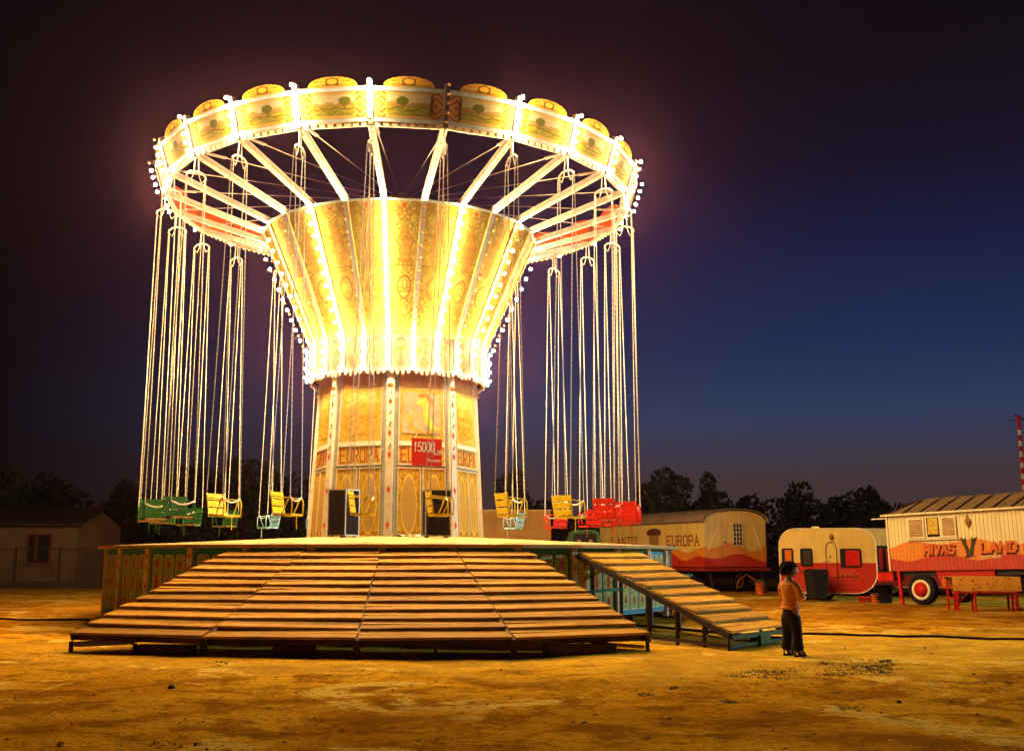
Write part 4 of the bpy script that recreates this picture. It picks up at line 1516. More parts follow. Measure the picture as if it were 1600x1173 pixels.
t, f = caravan('caravan', 'cream topped caravan with curtained window half hidden behind the lettered trailer', (10.9, 37.6, 0), 0, 4.4, .3, 2.28, 2.0, False)
mb = MB(); mb.box((1.95, -.02, 1.28), (2.2, .03, .86)); wn = obj('window', mb, M['glass_dark'], t)
mb = MB(); mb.box((.72, -.04, 1.22), (.32, .03, .90)); obj('curtain', mb, M['cream'], wn)
for x in (1.55, 1.8, 2.05):
    mb = MB(); mb.box((x, -.04, 1.26), (.12, .02, .72)); obj('curtain', mb, M['red'], wn)
for y in (.2, 1.8):
    wheel(t, 2.2, y, .32, .32, .18, 'y', M['steel'])

def lettered_trailer():
    d = Vector((.63, -.777, 0)).normalized()
    # local x along the long front side, -y is the front
    t = thing('lettered_trailer', 'long cream and red trailer lettered MIVAS LAND with seamed brown roof', 'trailer', (10.77, 31.0, 0), atan2(d.y, d.x))
    t.rotation_euler = (0, radians(-1.5), atan2(d.y, d.x))
    Ln, Dp, z0, z1, zr = 9.0, 2.4, .93, 2.50, 2.98
    mat = wave_paint('mivas_wave_paint', [(1.66, .085, 3.3, -.7, ORA), (1.27, .075, 3.3, 2.5, RED)], (.72, .62, .32), planks=.11, grime=.15)
    mb = MB()
    uvquad(mb, [V(0, 0, z0), V(Ln, 0, z0), V(Ln, 0, z1), V(0, 0, z1)], [(0, z0), (Ln, z0), (Ln, z1), (0, z1)])
    uvquad(mb, [V(0, Dp, z0), V(0, 0, z0), V(0, 0, z1), V(0, Dp, z1)], [(0, z0), (Dp, z0), (Dp, z1), (0, z1)])
    uvquad(mb, [V(Ln, 0, z0), V(Ln, Dp, z0), V(Ln, Dp, z1), V(Ln, 0, z1)], [(0, z0), (Dp, z0), (Dp, z1), (0, z1)])
    uvquad(mb, [V(Ln, Dp, z0), V(0, Dp, z0), V(0, Dp, z1), V(Ln, Dp, z1)], [(0, z0), (Ln, z0), (Ln, z1), (0, z1)])
    obj('walls', mb, mat, t)
    # board seams
    mb = MB()
    for i in range(1, 82):
        mb.box((i * .11, -.004, (z0 + z1) / 2), (.006, .008, z1 - z0))
    o = obj('cladding_seams', mb, paint('brown_seam_paint', (.45, .30, .11), .6, .3), t); o['kind'] = 'stuff'
    mb = MB(); mb.box((.0, -.01, (z0 + z1) / 2), (.05, .05, z1 - z0)); obj('corner_trim', mb, M['cream'], t)
    # roof
    rm = paint('brown_sheet_roof', (.30, .19, .09), .55, .4, 2.5)
    e = .12
    a, b, c, dd = V(-e, -e, z1), V(Ln + e, -e, z1), V(Ln + e, Dp + e, z1), V(-e, Dp + e, z1)
    r0, r1 = V(.55, Dp / 2, zr), V(Ln - .55, Dp / 2, zr)
    mb = MB()
    mb.add([a, b, c, dd, r0, r1], [(0, 1, 5, 4), (1, 2, 5), (2, 3, 4, 5), (3, 0, 4), (3, 2, 1, 0)])
    rf = obj('roof', mb, rm, t)
    for i in range(17):
        x = .05 + i * .52
        xr = min(max(x, .55), Ln - .55)
        mb = MB(); mb.bar(V(x, -e, z1 + .02), V(xr, Dp / 2, zr + .02), .03, .035); obj('roof_seam', mb, M['wood_dark'], rf)
    mb = MB(); mb.bar(V(-e, -e, z1 - .01), V(Ln + e, -e, z1 - .01), .05, .05); obj('gutter', mb, M['cream'], t)
    mb = MB(); mb.bar(V(-.1, .1, z1 - .08), V(-.55, .1, z1 - .08), .05, .03); obj('eave_bracket', mb, M['cream'], t)
    # shuttered window
    for j, (x0, x1) in enumerate(((.66, 1.16), (1.66, 2.10))):
        mb = MB(); mb.box(((x0 + x1) / 2, -.035, 2.09), (x1 - x0, .03, .56)); sh = obj('shutter', mb, M['cream'], t)
        mb = MB()
        for i in range(11):
            mb.box(((x0 + x1) / 2, -.055, 1.87 + i * .044), (x1 - x0 - .09, .012, .03), Matrix.Rotation(.5, 3, 'X'))
        obj('louvres', mb, M['amber_dark'], sh)
    mb = MB(); mb.box((1.41, -.012, 2.10), (.46, .02, .60)); wn = obj('window', mb, M['cream'], t)
    mb = MB(); mb.box((1.41, -.026, 2.10), (.36, .008, .52)); obj('pane', mb, M['glass_dark'], wn)
    mb = MB(); mb.box((1.41, -.032, 2.13), (.30, .004, .44)); obj('curtain', mb, M['ochre'], wn)
    mb = MB(); mb.box((1.4, -.05, 1.77), (1.6, .07, .03)); obj('sill', mb, M['cream'], t)
    mb = MB(); mb.tube([V(2.42, -.03, 2.38), V(2.40, -.04, 2.2), V(2.44, -.04, 2.05)], [.02, .05, .02], 6); mb.tube([V(2.42, -.03, 2.36), V(2.49, -.04, 2.2), V(2.47, -.04, 2.10)], [.015, .03, .012], 6); obj('hanging_bundle', mb, M['amber_dark'], t)
    # lettering
    f = lambda a_, b_, w: Vector((a_, -.009 - w, b_))
    for txt, x in (('MIVAS', 1.08), ('LAND', 2.72)):
        w_, g_ = (.145, .062) if txt == 'MIVAS' else (.17, .085)
        mb = MB(); letters(mb, txt, x + .025, 1.345, w_, .24, g_, .075, f, .0, .003, .12); obj('lettering_shadow', mb, M['letter_black'], t)
        mb = MB(); letters(mb, txt, x, 1.385, w_, .24, g_, .065, f, .005, .009, .12); obj('lettering', mb, M['letter_orange'], t)
    mb = MB(); letters(mb, 'CONSTANTA', 2.72, 1.22, .04, .07, .018, .012, f, .001, .004); obj('lettering', mb, M['cream'], t)
    # emblem: crossed dark torch shapes
    mb = MB()
    for s in (-1, 1):
        pl = [(s * .02, 1.28), (s * .09, 1.30), (s * .12, 1.48), (s * .19, 1.66), (s * .24, 1.80), (s * .13, 1.74), (s * .08, 1.80), (s * .06, 1.60), (s * .0, 1.44)]
        mb.prism([(2.40 + a_, b_) for a_, b_ in (pl if s > 0 else pl[::-1])], f, .001, .003 + .001 * s)
    mb.prism([(2.22, 1.25), (2.36, 1.36), (2.44, 1.36), (2.60, 1.22), (2.46, 1.30), (2.34, 1.24)], f, .0045, .006)
    obj('emblem', mb, paint('dark_olive_emblem', (.06, .045, .015), .6, .5, 14), t)
    # under-body
    mb = MB(); mb.prism([(1.48, .44), (2.95, .44), (3.0, z0 + .01), (1.32, z0 + .01)], lambda a_, b_, w: Vector((a_, .08 - w, b_)), -.5, .0); obj('locker', mb, paint('red_locker', (.44, .022, .009), .45, .2), t)
    mb = MB(); mb.box((Ln / 2, Dp / 2, z0 - .08), (Ln - .1, Dp - .3, .14)); obj('chassis', mb, M['dark_steel'], t)
    for x in (.86, 4.35, 7.6):
        wheel(t, x, .16, .41, .41, .26, 'y', M['red'])
        wheel(t, x, Dp - .16, .41, .41, .26, 'y', M['red'])
    mb = MB(); mb.bar(V(.22, .05, z0), V(.26, .05, -.02), .08, .08, (0, 1, 0)); obj('stay', mb, M['red'], t)
    mb = MB(); mb.box((-.25, .4, .78), (.5, .6, .24)); obj('tool_box', mb, M['red'], t)
lettered_trailer()

# striped signal mast
t = thing('signal_mast', 'thin red and white banded mast behind the trailer roof', 'mast', (21.35, 45, 0))
mb = MB(); mb.tube([V(0, 0, 0), V(0, 0, 7.2)], .075, 8); obj('pole', mb, M['red'], t)
for i in range(7):
    mb = MB(); z = 3.6 + i * .46; mb.tube([V(0, 0, z), V(0, 0, z + .22)], .079, 8); obj('white_band', mb, M['white'], t)
mb = MB(); mb.bar(V(-.12, 0, 7.2), V(.75, 0, 6.75), .06, .06); obj('arm', mb, M['dark_steel'], t)
mb = MB(); mb.bar(V(0, 0, 7.0), V(-.5, 0, 6.95), .03, .03); obj('stay', mb, M['dark_steel'], t)

# table with oilcloth, red bench frame
t = thing('table', 'red framed table under a flowered orange oilcloth beside the lettered trailer', 'table', (12.0, 28.0, 0), radians(-4))
for x in (-.75, .75):
    for y in (-.3, .3):
        mb = MB(); mb.bar(V(x, y, 0), V(x, y, .80), .05, .05, (1, 0, 0)); obj('leg', mb, M['red'], t)
    mb = MB(); mb.bar(V(x, -.3, .3), V(x, .3, .3), .03, .03); obj('brace', mb, M['red'], t)
mb = MB(); mb.box((0, 0, .81), (1.62, .70, .03)); obj('top', mb, M['wood_dark'], t)
g = G('flowered_oilcloth', .4)
co = g.coord('Object')
vo = g.n('ShaderNodeTexVoronoi', feature='F1'); g.put(vo.inputs['Vector'], co); vo.inputs['Scale'].default_value = 9.0
g.base(g.mix(g.step(vo.outputs[0], .20, .06), (.45, .05, .01), (.90, .46, .06)))
mb = MB()
cl = []
n = 24
for j, (yy, zz) in enumerate(((.37, .56), (.365, .832), (-.365, .832), (-.385, .66), (-.39, .48))):
    for i in range(n + 1):
        x = -.84 + 1.68 * i / n
        w = .004 * sin(i * 1.1 + j) if j in (0, 3, 4) else 0
        mb.v.append((x, yy + w, zz + (.006 * sin(i * .9) if j in (0, 4) else 0)))
for j in range(4):
    for i in range(n):
        q = j * (n + 1) + i
        mb.f.append([q, q + 1, q + n + 2, q + n + 1]); mb.u.append(None)
o = obj('oilcloth', mb, g.m, None, (12.0, 28.0, 0), radians(-4)); so = o.modifiers.new('solid', 'SOLIDIFY'); so.thickness = .004
tag(o, 'orange oilcloth with small red flowers draped over the table', 'tablecloth')
t = thing('bench', 'low red metal bench frame standing in front of the flowered table', 'bench', (11.75, 27.25, 0), radians(-4))
for x in (-.70, -.28, .70):
    for y in (-.12, .12):
        mb = MB(); mb.bar(V(x, y, 0), V(x, y, .45), .042, .042, (1, 0, 0)); obj('leg', mb, M['red'], t)
    mb = MB(); mb.bar(V(x, -.12, .18), V(x, .12, .18), .025, .025); obj('brace', mb, M['red'], t)
mb = MB(); mb.box((0, 0, .46), (1.5, .28, .035)); obj('seat', mb, M['red'], t)
for s_ in (-1, 1):
    mb = MB(); mb.bar(V(s_ * .68, -.12, .2), V(s_ * .48, -.12, .44), .02, .02); obj('diagonal_stay', mb, M['red'], t)

# bins, buckets
def bin_(x, y):
    t = thing('wheelie_bin', 'black wheeled rubbish bin standing before the small caravan', 'bin', (x, y, 0), radians(8))
    mb = MB()
    a, b = [(-.22, -.24), (.22, -.24), (.22, .24), (-.22, .24)], [(-.28, -.32), (.28, -.32), (.28, .32), (-.28, .32)]
    mb.hexa([V(p[0], p[1], .05) for p in a] + [V(p[0], p[1], .84) for p in b]); o = obj('body', mb, M['rubber'], t)
    o.modifiers.new('bevel', 'BEVEL').width = .03
    mb = MB(); mb.hexa([V(p[0] * 1.1, p[1] * 1.1, .85) for p in b] + [V(p[0] * .8, p[1] * .8, .96) for p in b]); o = obj('lid', mb, M['black'], t); o.modifiers.new('bevel', 'BEVEL').width = .03
    mb = MB(); mb.bar(V(-.25, .38, .86), V(.25, .38, .86), .03, .03); obj('handle', mb, M['black'], t)
    for s in (-1, 1):
        wheel(t, s * .25, .26, .1, .1, .05, 'x', M['rubber'])
bin_(9.32, 33.5)
def bucket(name, label, x, y, r0, r1, h, mat, cat, handle=True, group=None):
    t = thing(name, label, cat, (x, y, 0), 0, group)
    mb = MB(); mb.lathe([(r0, 0), (r1, h), (r1 + .012, h), (r1 + .012, h - .02), (r1 - .012, h - .012), (r0 - .012, .01)], 20, cap=False)
    mb.lathe([(.001, .004), (r0, .004)], 20, cap=False)
    obj('body', mb, mat, t, smooth=True)
    if handle:
        mb = MB(); mb.tube([V(r1 * cos(pi * i / 8), -.02, h + r1 * .5 * sin(pi * i / 8)) for i in range(9)], .008, 5); obj('handle', mb, M['steel'], t)
bucket('barrel', 'black barrel standing left of the lettered trailer wheels', 11.0, 32.3, .19, .2, .52, M['black'], 'barrel', False)
bucket('basin', 'shallow red basin on the ground right of the small caravan', 10.62, 32.9, .2, .28, .15, paint('red_enamel', (.55, .05, .015), .3, .2), 'basin', False)
bucket('bucket', 'small orange bucket beside the black barrel', 10.72, 32.4, .09, .11, .22, M['letter_orange'], 'bucket')
bucket('bucket', 'orange bucket standing before the arched-roof wagon', 8.75, 38.7, .13, .16, .42, M['letter_orange'], 'bucket')
# low dark crates and gear in front of the small caravan
mb = MB(); mb.tube([V(0, 0, .2), V(.1, .0, .55), V(.4, .1, .7), V(.7, .1, .5)], .025, 6)
o = obj('bent_pipe', mb, paint('rusty_pipe', (.22, .08, .03), .7, .4), None, (8.0, 39.0, 0)); tag(o, 'rusty bent pipe standing beneath the arched-roof wagon', 'pipe')
t = thing('step_rack', 'small turquoise plank rack behind the right end of the ride skirt', 'rack', (4.35, 28.6, 0), radians(10))
for z, x0, x1 in ((.42, .05, .75), (.86, -.3, .35)):
    mb = MB(); mb.box(((x0 + x1) / 2, 0, z), (x1 - x0, .26, .05)); obj('plank', mb, M['skirt_blue'], t)
for x in (-.2, .3, .6):
    mb = MB(); mb.bar(V(x, 0, 0), V(x, 0, .85 if x < .5 else .41), .04, .04, (1, 0, 0)); obj('leg', mb, M['dark_steel'], t)
t = thing('gas_bottle', 'small red gas bottle beside the turquoise plank rack', 'gas bottle', (4.93, 29.6, 0))
mb = MB(); mb.lathe([(.13, 0), (.16, .04), (.16, .42), (.13, .54), (.05, .6), (.04, .64)], 18); obj('body', mb, M['letter_orange'], t, smooth=True)
mb = MB(); mb.lathe([(.07, .58), (.08, .70), (.07, .70), (.06, .58)], 12, cap=False); obj('collar', mb, M['red'], t)

# ------------------------------------------------------------------ house and fence at the left
t = thing('house', 'low pale house with red framed window and dark gabled roof behind the fence', 'house', (-29.0, 50.0, 0))
wallm = paint('pale_plaster', (.17, .11, .07), .85, .3, 1.2)
HL, HD = 9.0, 5.5
mb = MB(); mb.box((HL / 2, HD / 2, 1.40), (HL, HD, 2.8)); obj('wall', mb, wallm, t)
mb = MB(); mb.prism([(0, 2.8), (HD, 2.8), (HD / 2, 3.5)], lambda a, b, w: Vector((HL - w, a, b)), .25, .0); obj('gable', mb, wallm, t)
mb = MB()
for s in (0, 1):
    y0, y1 = (-.35, HD / 2) if s == 0 else (HD + .35, HD / 2)
    z0, z1 = 2.72, 3.62
    a, b, c, d = V(-.3, y0, z0), V(HL + .3, y0, z0), V(HL + .3, y1, z1), V(-.3, y1, z1)
    mb.hexa([a, b, c, d] + [q + V(0, 0, .10) for q in (a, b, c, d)])
rf = obj('roof', mb, paint('dark_tiles', (.05, .03, .025), .8, .4, 3), t)
mb = MB(); mb.box((1.0, HD / 2 + .5, 3.7), (.5, .5, .9)); obj('chimney', mb, wallm, rf)
fm = paint('dark_red_frame', (.16, .035, .02), .5, .2)
x0, x1, z0, z1 = 6.75, 7.85, 1.02, 2.36
mb = MB(); mb.box(((x0 + x1) / 2, -.01, (z0 + z1) / 2), (x1 - x0, .05, z1 - z0)); wn = obj('window', mb, M['glass_dark'], t)
mb = MB()
for (a, b, c, d) in ((x0, x1, z1 - .07, z1), (x0, x1, z0, z0 + .07), (x0, x0 + .07, z0 + .07, z1 - .07), (x1 - .07, x1, z0 + .07, z1 - .07), (x0 + .36, x0 + .48, z0 + .07, z1 - .07)):
    mb.box(((a + b) / 2, -.05, (c + d) / 2), (b - a, .05, d - c))
obj('frame', mb, fm, wn)
mb = MB(); mb.box(((x0 + x1) / 2, -.08, z0 - .05), (x1 - x0 + .2, .16, .06)); obj('sill', mb, wallm, wn)

t = thing('mesh_fence', 'low wire mesh fence with dark posts in front of the pale house', 'fence', (-29.0, 47.0, 0))
for i in range(8):
    mb = MB(); mb.bar(V(i * 1.9, 0, 0), V(i * 1.9, 0, 1.72 if i % 3 else 1.95), .08, .08, (1, 0, 0)); obj('post', mb, M['dark_steel'], t)
for z in (.25, 1.66):
    mb = MB(); mb.bar(V(0, 0, z), V(13.3, 0, z), .04, .04); obj('rail', mb, M['dark_steel'], t)
mb = MB()
for i in range(89):
    mb.bar(V(i * .15, .03, .25), V(i * .15, .03, 1.66), .008, .008, (1, 0, 0))
for i in range(9):
    mb.bar(V(0, .036, .28 + i * .165), V(13.3, .036, .28 + i * .165), .008, .008)
o = obj('wire_mesh', mb, M['dark_steel'], t); o['kind'] = 'stuff'
mb = MB(); mb.box((6.65, .1, .12), (13.4, .25, .30)); obj('footing', mb, paint('dark_concrete', (.06, .04, .03), .9, .3), t)

# ------------------------------------------------------------------ trees
g = G('dark_foliage', .7, .2)
n_ = g.noise(g.coord('Object'), 3.0, 3)
g.base(g.mix(g.step(n_, .5, .3), (.018, .028, .009), (.042, .052, .018)))
M['leaf'] = g.m
M['bark'] = paint('dark_bark', (.06, .04, .03), .9, .4)
def leaf_cloud(mb, blobs, n, size, r):
    for _ in range(n):
        b = r.choice(blobs)
        while True:
            q = Vector((r.uniform(-1, 1), r.uniform(-1, 1), r.uniform(-1, 1)))
            if .25 < q.length < 1: break
        q = q.normalized() * (q.length ** .5)
        c = Vector(b[0]) + Vector((q.x * b[1], q.y * b[1], q.z * b[2]))
        a = Vector((r.gauss(0, 1), r.gauss(0, 1), r.gauss(0, 1))).normalized()
        u = a.orthogonal().normalized() * size * r.uniform(.6, 1.4)
        w = a.cross(u).normalized() * size * r.uniform(.35, .7)
        o = len(mb.v)
        mb.v += [tuple(c - u), tuple(c + w), tuple(c + u), tuple(c - w)]
        mb.f.append([o, o + 1, o + 2, o + 3]); mb.u.append(None)
def tree(label, x, y, H, R, seed, n=3200, trunkh=.35):
    r = random.Random(seed)
    t = thing('tree', label, 'tree', (x, y, -.05), r.uniform(0, 6), 'trees behind the fairground')
    blobs = []
    mb = MB()
    mb.tube([V(0, 0, 0), V(.05, .02, H * .2), V(-.04, .05, H * .45), V(.03, .0, H * .8)], [H * .035, H * .028, H * .02, H * .008], 8)
    for i in range(11):
        a = r.uniform(0, 2 * pi)
        z = H * r.uniform(trunkh, .86)
        rr_ = R * (1 - .55 * abs(z / H - .5) * 2) * r.uniform(.35, .75)
        c = V(rr_ * cos(a), rr_ * sin(a), z)
        br = R * r.uniform(.28, .5)
        blobs.append((c, br, br * .8))
        mb.tube([V(0, 0, z * .65), V(rr_ * .5 * cos(a), rr_ * .5 * sin(a), z * .85), c], [H * .014, H * .009, H * .004], 5)
    blobs.append((V(0, 0, H * .88), R * .35, H * .12))
    obj('trunk', mb, M['bark'], t, smooth=True)
    mb = MB(); leaf_cloud(mb, blobs, n, .10 + R * .025, r); obj('crown', mb, M['leaf'], t)
tree('broad dark tree standing behind the arched-roof wagon', 8.2, 58, 6.1, 2.1, 11)
tree('smaller tree at the right of the broad dark one behind the arched-roof wagon', 10.9, 60, 6.0, 1.35, 12)
tree('tall bushy tree behind the wires left of the column', -15.2, 60, 6.9, 2.6, 13)
tree('dark tree between the green chairs and the yellow chair', -18.0, 62, 6.6, 2.6, 14)
tree('rounded dark tree behind the low house roof', -29.5, 60, 6.6, 3.0, 15)
tree('spiky dark shrub tree behind the plain ochre wagon', .2, 60, 6.2, 1.6, 16, 2200)
tree('small dark tree above the seamed trailer roof', 20.5, 62, 5.2, 1.6, 17, 2200)
# the wood behind reads as one dark mass
mb = MB()
r = random.Random(21)
for i in range(95):
    x = -62 + i * 1.42 + r.uniform(-.6, .6)
    y = 72 + r.uniform(-5, 6)
    H = 4.9 + .7 * sin(i * .37) + r.uniform(-.6, .8)
    if x < -3: H += .8
    blobs = [(V(x + r.uniform(-1.2, 1.2), y + r.uniform(-1, 1), H * q), r.uniform(.8, 1.5), H * .22) for q in (.18, .3, .45, .6, .78, .7)]
    leaf_cloud(mb, blobs, 900, .24, r)
o = obj('treeline', mb, M['leaf']); o['kind'] = 'stuff'; o['label'] = 'dark wood along the horizon behind the fairground'; o['category'] = 'trees'

# ------------------------------------------------------------------ the fairground's cool floodlight, out of frame at the right
t = thing('floodlight_mast', 'tall floodlight mast with cool white lamp beyond the lettered trailer', 'floodlight', (38.0, 33.5, 0), radians(199))
mb = MB(); mb.tube([V(0, 0, 0), V(0, 0, 9.2)], [.14, .08], 10); obj('pole', mb, M['steel'], t, smooth=True)
mb = MB(); mb.box((.28, 0, 9.1), (.3, .7, .5), Matrix.Rotation(.25, 3, 'Y')); obj('head', mb, M['steel'], t)
mb = MB(); mb.box((.45, 0, 9.06), (.03, .6, .4), Matrix.Rotation(.25, 3, 'Y')); obj('lens', mb, emit('cool_lamp', (.62, .92, 1.0), 60.0), t)
ld = bpy.data.lights.new('floodlight', 'SPOT')
ld.energy = 42000
ld.color = (.62, .95, 1.0)
ld.spot_size = radians(70)
ld.spot_blend = .6
ld.shadow_soft_size = .22
lo = bpy.data.objects.new('floodlight', ld)
col.objects.link(lo)
lo.location = (37.45, 33.3, 9.05)
lo.rotation_euler = (Vector((1.5, 20.5, 0.5)) - Vector(lo.location)).to_track_quat('-Z', 'Y').to_euler()

# ------------------------------------------------------------------ the child
def skin_mesh(name, verts, edges, mat, parent, sub=2, root=0):
    me = bpy.data.meshes.new(name)
    me.from_pydata([v[:3] for v in verts], edges, [])
    o = bpy.data.objects.new(name, me)
    col.objects.link(o)
    me.materials.append(mat)
    sk = o.modifiers.new('skin', 'SKIN')
    sk.use_smooth_shade = True
    sv = me.skin_vertices[0].data if me.skin_vertices else None
    if sv is None:
        me.skin_vertices  # created with the modifier
        sv = me.skin_vertices[0].data
    for i, v in enumerate(verts):
        rr_ = v[3] if isinstance(v[3], tuple) else (v[3], v[3])
        sv[i].radius = rr_
        sv[i].use_root = (i == root)
    ss = o.modifiers.new('sub', 'SUBSURF')
    ss.levels = sub; ss.render_levels = sub
    if parent: o.parent = parent
    return o
skinm = paint('child_skin', (.42, .22, .12), .5, .15)
shirtm = paint('orange_shirt', (.74, .27, .035), .8, .3, 14)
trouserm = paint('dark_trousers', (.022, .018, .020), .85, .3, 8)
hairm = paint('black_hair', (.010, .007, .006), .45, .4, 30)
bx, by = 3.91, 15.42
face = Vector((.84, .54, 0)).normalized()
# local: +y forward, +x to the child's right
body = skin_mesh('person', [
    (0, 0, .62, (.095, .075)), (0, .0, .74, (.092, .07)), (0, -.01, .90, (.10, .075)), (0, -.02, 1.0, (.062, .05)), (0, -.012, 1.065, (.036, .038)), (0, .005, 1.12, (.042, .046)),
    (.125, -.015, .97, .040), (.20, -.03, .80, .033), (.12, .12, .80, .026), (.05, .16, .815, .023),
    (-.125, -.015, .97, .040), (-.165, .05, .80, .033), (-.07, .16, .83, .026), (.0, .185, .85, .023),
    (.07, 0, .55, .060), (.085, .005, .32, .046), (.10, -.015, .07, .031), (.105, .065, .035, (.033, .023)),
    (-.07, 0, .55, .060), (-.085, .02, .32, .046), (-.10, .02, .07, .031), (-.115, .10, .035, (.033, .023))],
    [(0, 1), (1, 2), (2, 3), (3, 4), (4, 5), (3, 6), (6, 7), (7, 8), (8, 9), (3, 10), (10, 11), (11, 12), (12, 13), (0, 14), (14, 15), (15, 16), (16, 17), (0, 18), (18, 19), (19, 20), (20, 21)], skinm, None)
body.location = (bx, by, ground_height(bx, by) + .0)
body.rotation_euler = (0, 0, atan2(face.y, face.x) - pi / 2)
body.scale = (1.13, 1.13, 1.0)
tag(body, 'child in orange top and dark flared trousers standing beside the ramp, looking away', 'person')
# head: sculpted shell
bmh = bmesh.new()
bmesh.ops.create_uvsphere(bmh, u_segments=28, v_segments=20, radius=1)
for v in bmh.verts:
    x, y, z = v.co
    s = 1.0
    w = .078 * (1 - .22 * max(0, -z)) 
    dpt = .094
    hgt = .108
    yy = y * dpt * (1 - .10 * max(0, -z))
    if y > .2 and z < -.2: yy += .006            # chin
    if y > .8 and abs(x) < .3: yy += .018 * max(0, 1 - abs(z + .12) / .28) * (1 - abs(x) / .3)   # nose
    if y > .6 and .05 < z < .3 and .2 < abs(x) < .6: yy -= .008   # eye hollows
    if y > .6 and abs(z + .45) < .1 and abs(x) < .35: yy += .004  # lips
    v.co = (x * w, yy, z * hgt)
meh = bpy.data.meshes.new('head'); bmh.to_mesh(meh); bmh.free()
meh.polygons.foreach_set('use_smooth', [True] * len(meh.polygons)); meh.materials.append(skinm)
hd = bpy.data.objects.new('head', meh); col.objects.link(hd); hd.parent = body
hd.location = (.0, .012, 1.172); hd.rotation_euler = (radians(-6), 0, radians(-52))
for s in (-1, 1):
    mb = MB(); mb.ico((s * .030, .083, .012), .011, 2, (1, .6, .7)); obj('eye', mb, M['black'], hd, smooth=True)
    mb = MB(); mb.bar(V(s * .018, .093, .034), V(s * .045, .085, .034), .006, .007); obj('eyebrow', mb, hairm, hd)
    mb = MB(); mb.ico((s * .079, -.008, -.005), .026, 2, (.3, .7, 1.1)); obj('ear', mb, skinm, hd, smooth=True)
mb = MB(); mb.bar(V(-.018, .090, -.055), V(.018, .090, -.055), .006, .006); obj('mouth', mb, paint('lip', (.30, .08, .05), .5, .1), hd)
# hair cap of tufts
mb = MB()
r = random.Random(4)
mb.ico((0, -.016, .018), .098, 3, (.89, 1.04, 1.03))
mb.v = [(x, y, z) if not (y > .045 and z < .055) else (x * .9, min(y, .06), max(z, .05)) for x, y, z in mb.v]
mb.v = [(x * r.uniform(.97, 1.05), y * r.uniform(.97, 1.05), max(z, -.088) * r.uniform(.97, 1.05)) for x, y, z in mb.v]
for _ in range(900):
    a, e = r.uniform(0, 2 * pi), r.uniform(-.85, 1.45)
    p = V(cos(a) * cos(e) * .092, sin(a) * cos(e) * .101 - .012, sin(e) * .1 + .022)
    if p.y > .045 and p.z < .06: continue
    d = (p - V(0, -.01, .0)).normalized() * r.uniform(.010, .022) + V(r.uniform(-.024, .024), r.uniform(-.024, .024), r.uniform(-.026, .004))
    mb.tube([p, p + d * .6, p + d * 1.1 + V(0, 0, -.006)], [.006, .005, .001], 3)
obj('hair', mb, hairm, hd, smooth=True)
# clothes
skin_mesh('shirt', [
    (0, 0, .625, (.112, .088)), (0, 0, .655, (.118, .094)), (0, 0, .74, (.108, .086)), (0, -.01, .89, (.116, .090)), (0, -.02, .985, (.080, .066)), (0, -.016, 1.045, (.047, .048)),
    (.128, -.015, .962, .053), (.205, -.03, .795, .045), (.14, .09, .795, .037),
    (-.128, -.015, .962, .053), (-.17, .05, .795, .045), (-.09, .14, .825, .037)],
    [(0, 1), (1, 2), (2, 3), (3, 4), (4, 5), (4, 6), (6, 7), (7, 8), (4, 9), (9, 10), (10, 11)], shirtm, body, 2, 2)
skin_mesh('trousers', [
    (0, 0, .69, (.098, .078)), (0, 0, .60, (.110, .088)), (0, 0, .545, (.112, .09)), (.072, 0, .46, .078), (.086, .005, .32, .064), (.098, -.012, .17, .071), (.104, -.016, .06, .10),
    (-.072, 0, .46, .078), (-.086, .02, .32, .064), (-.098, .022, .17, .071), (-.106, .024, .06, .10)],
    [(0, 1), (1, 2), (2, 3), (3, 4), (4, 5), (5, 6), (2, 7), (7, 8), (8, 9), (9, 10)], trouserm, body, 2, 0)
# fingers of both hands
for s, (hx, hy, hz) in ((1, (.05, .16, .815)), (-1, (.0, .185, .85))):
    mb = MB()
    for i in range(4):
        o_ = V(hx, hy - .004, hz + .018 - i * .013)
        L_ = (.042, .048, .045, .036)[i]
        mb.tube([o_, o_ + V(-s * L_ * .6, .006, 0), o_ + V(-s * L_ * 1.15, -.008, -.004), o_ + V(-s * L_ * 1.4, -.022, -.005)], [.0085, .008, .0075, .005], 6)
    o_ = V(hx + s * .012, hy - .005, hz + .022)
    mb.tube([o_, o_ + V(-s * .015, -.008, .022), o_ + V(-s * .034, -.014, .028)], [.010, .009, .006], 6)
    obj('hand', mb, skinm, body, smooth=True)
for s, (fx, fy) in ((1, (.104, .03)), (-1, (-.108, .06))):
    mb = MB()
    sole = [(.036 * cos(2 * pi * i / 14) , .105 * sin(2 * pi * i / 14)) for i in range(14)]
    mb.prism([(fx + a, fy + b) for a, b in sole], lambda a, b, w: Vector((a, b, w)), .0, .024)
    mb.tube([V(fx - .038, fy + .03, .02), V(fx - .03, fy + .03, .06), V(fx, fy + .03, .072), V(fx + .03, fy + .03, .06), V(fx + .038, fy + .03, .02)], .014, 6)
    mb.tube([V(fx - .036, fy - .05, .02), V(fx - .03, fy - .06, .075), V(fx, fy - .075, .085), V(fx + .03, fy - .06, .075), V(fx + .036, fy - .05, .02)], .010, 6)
    obj('sandal', mb, M['black'], body, smooth=True)

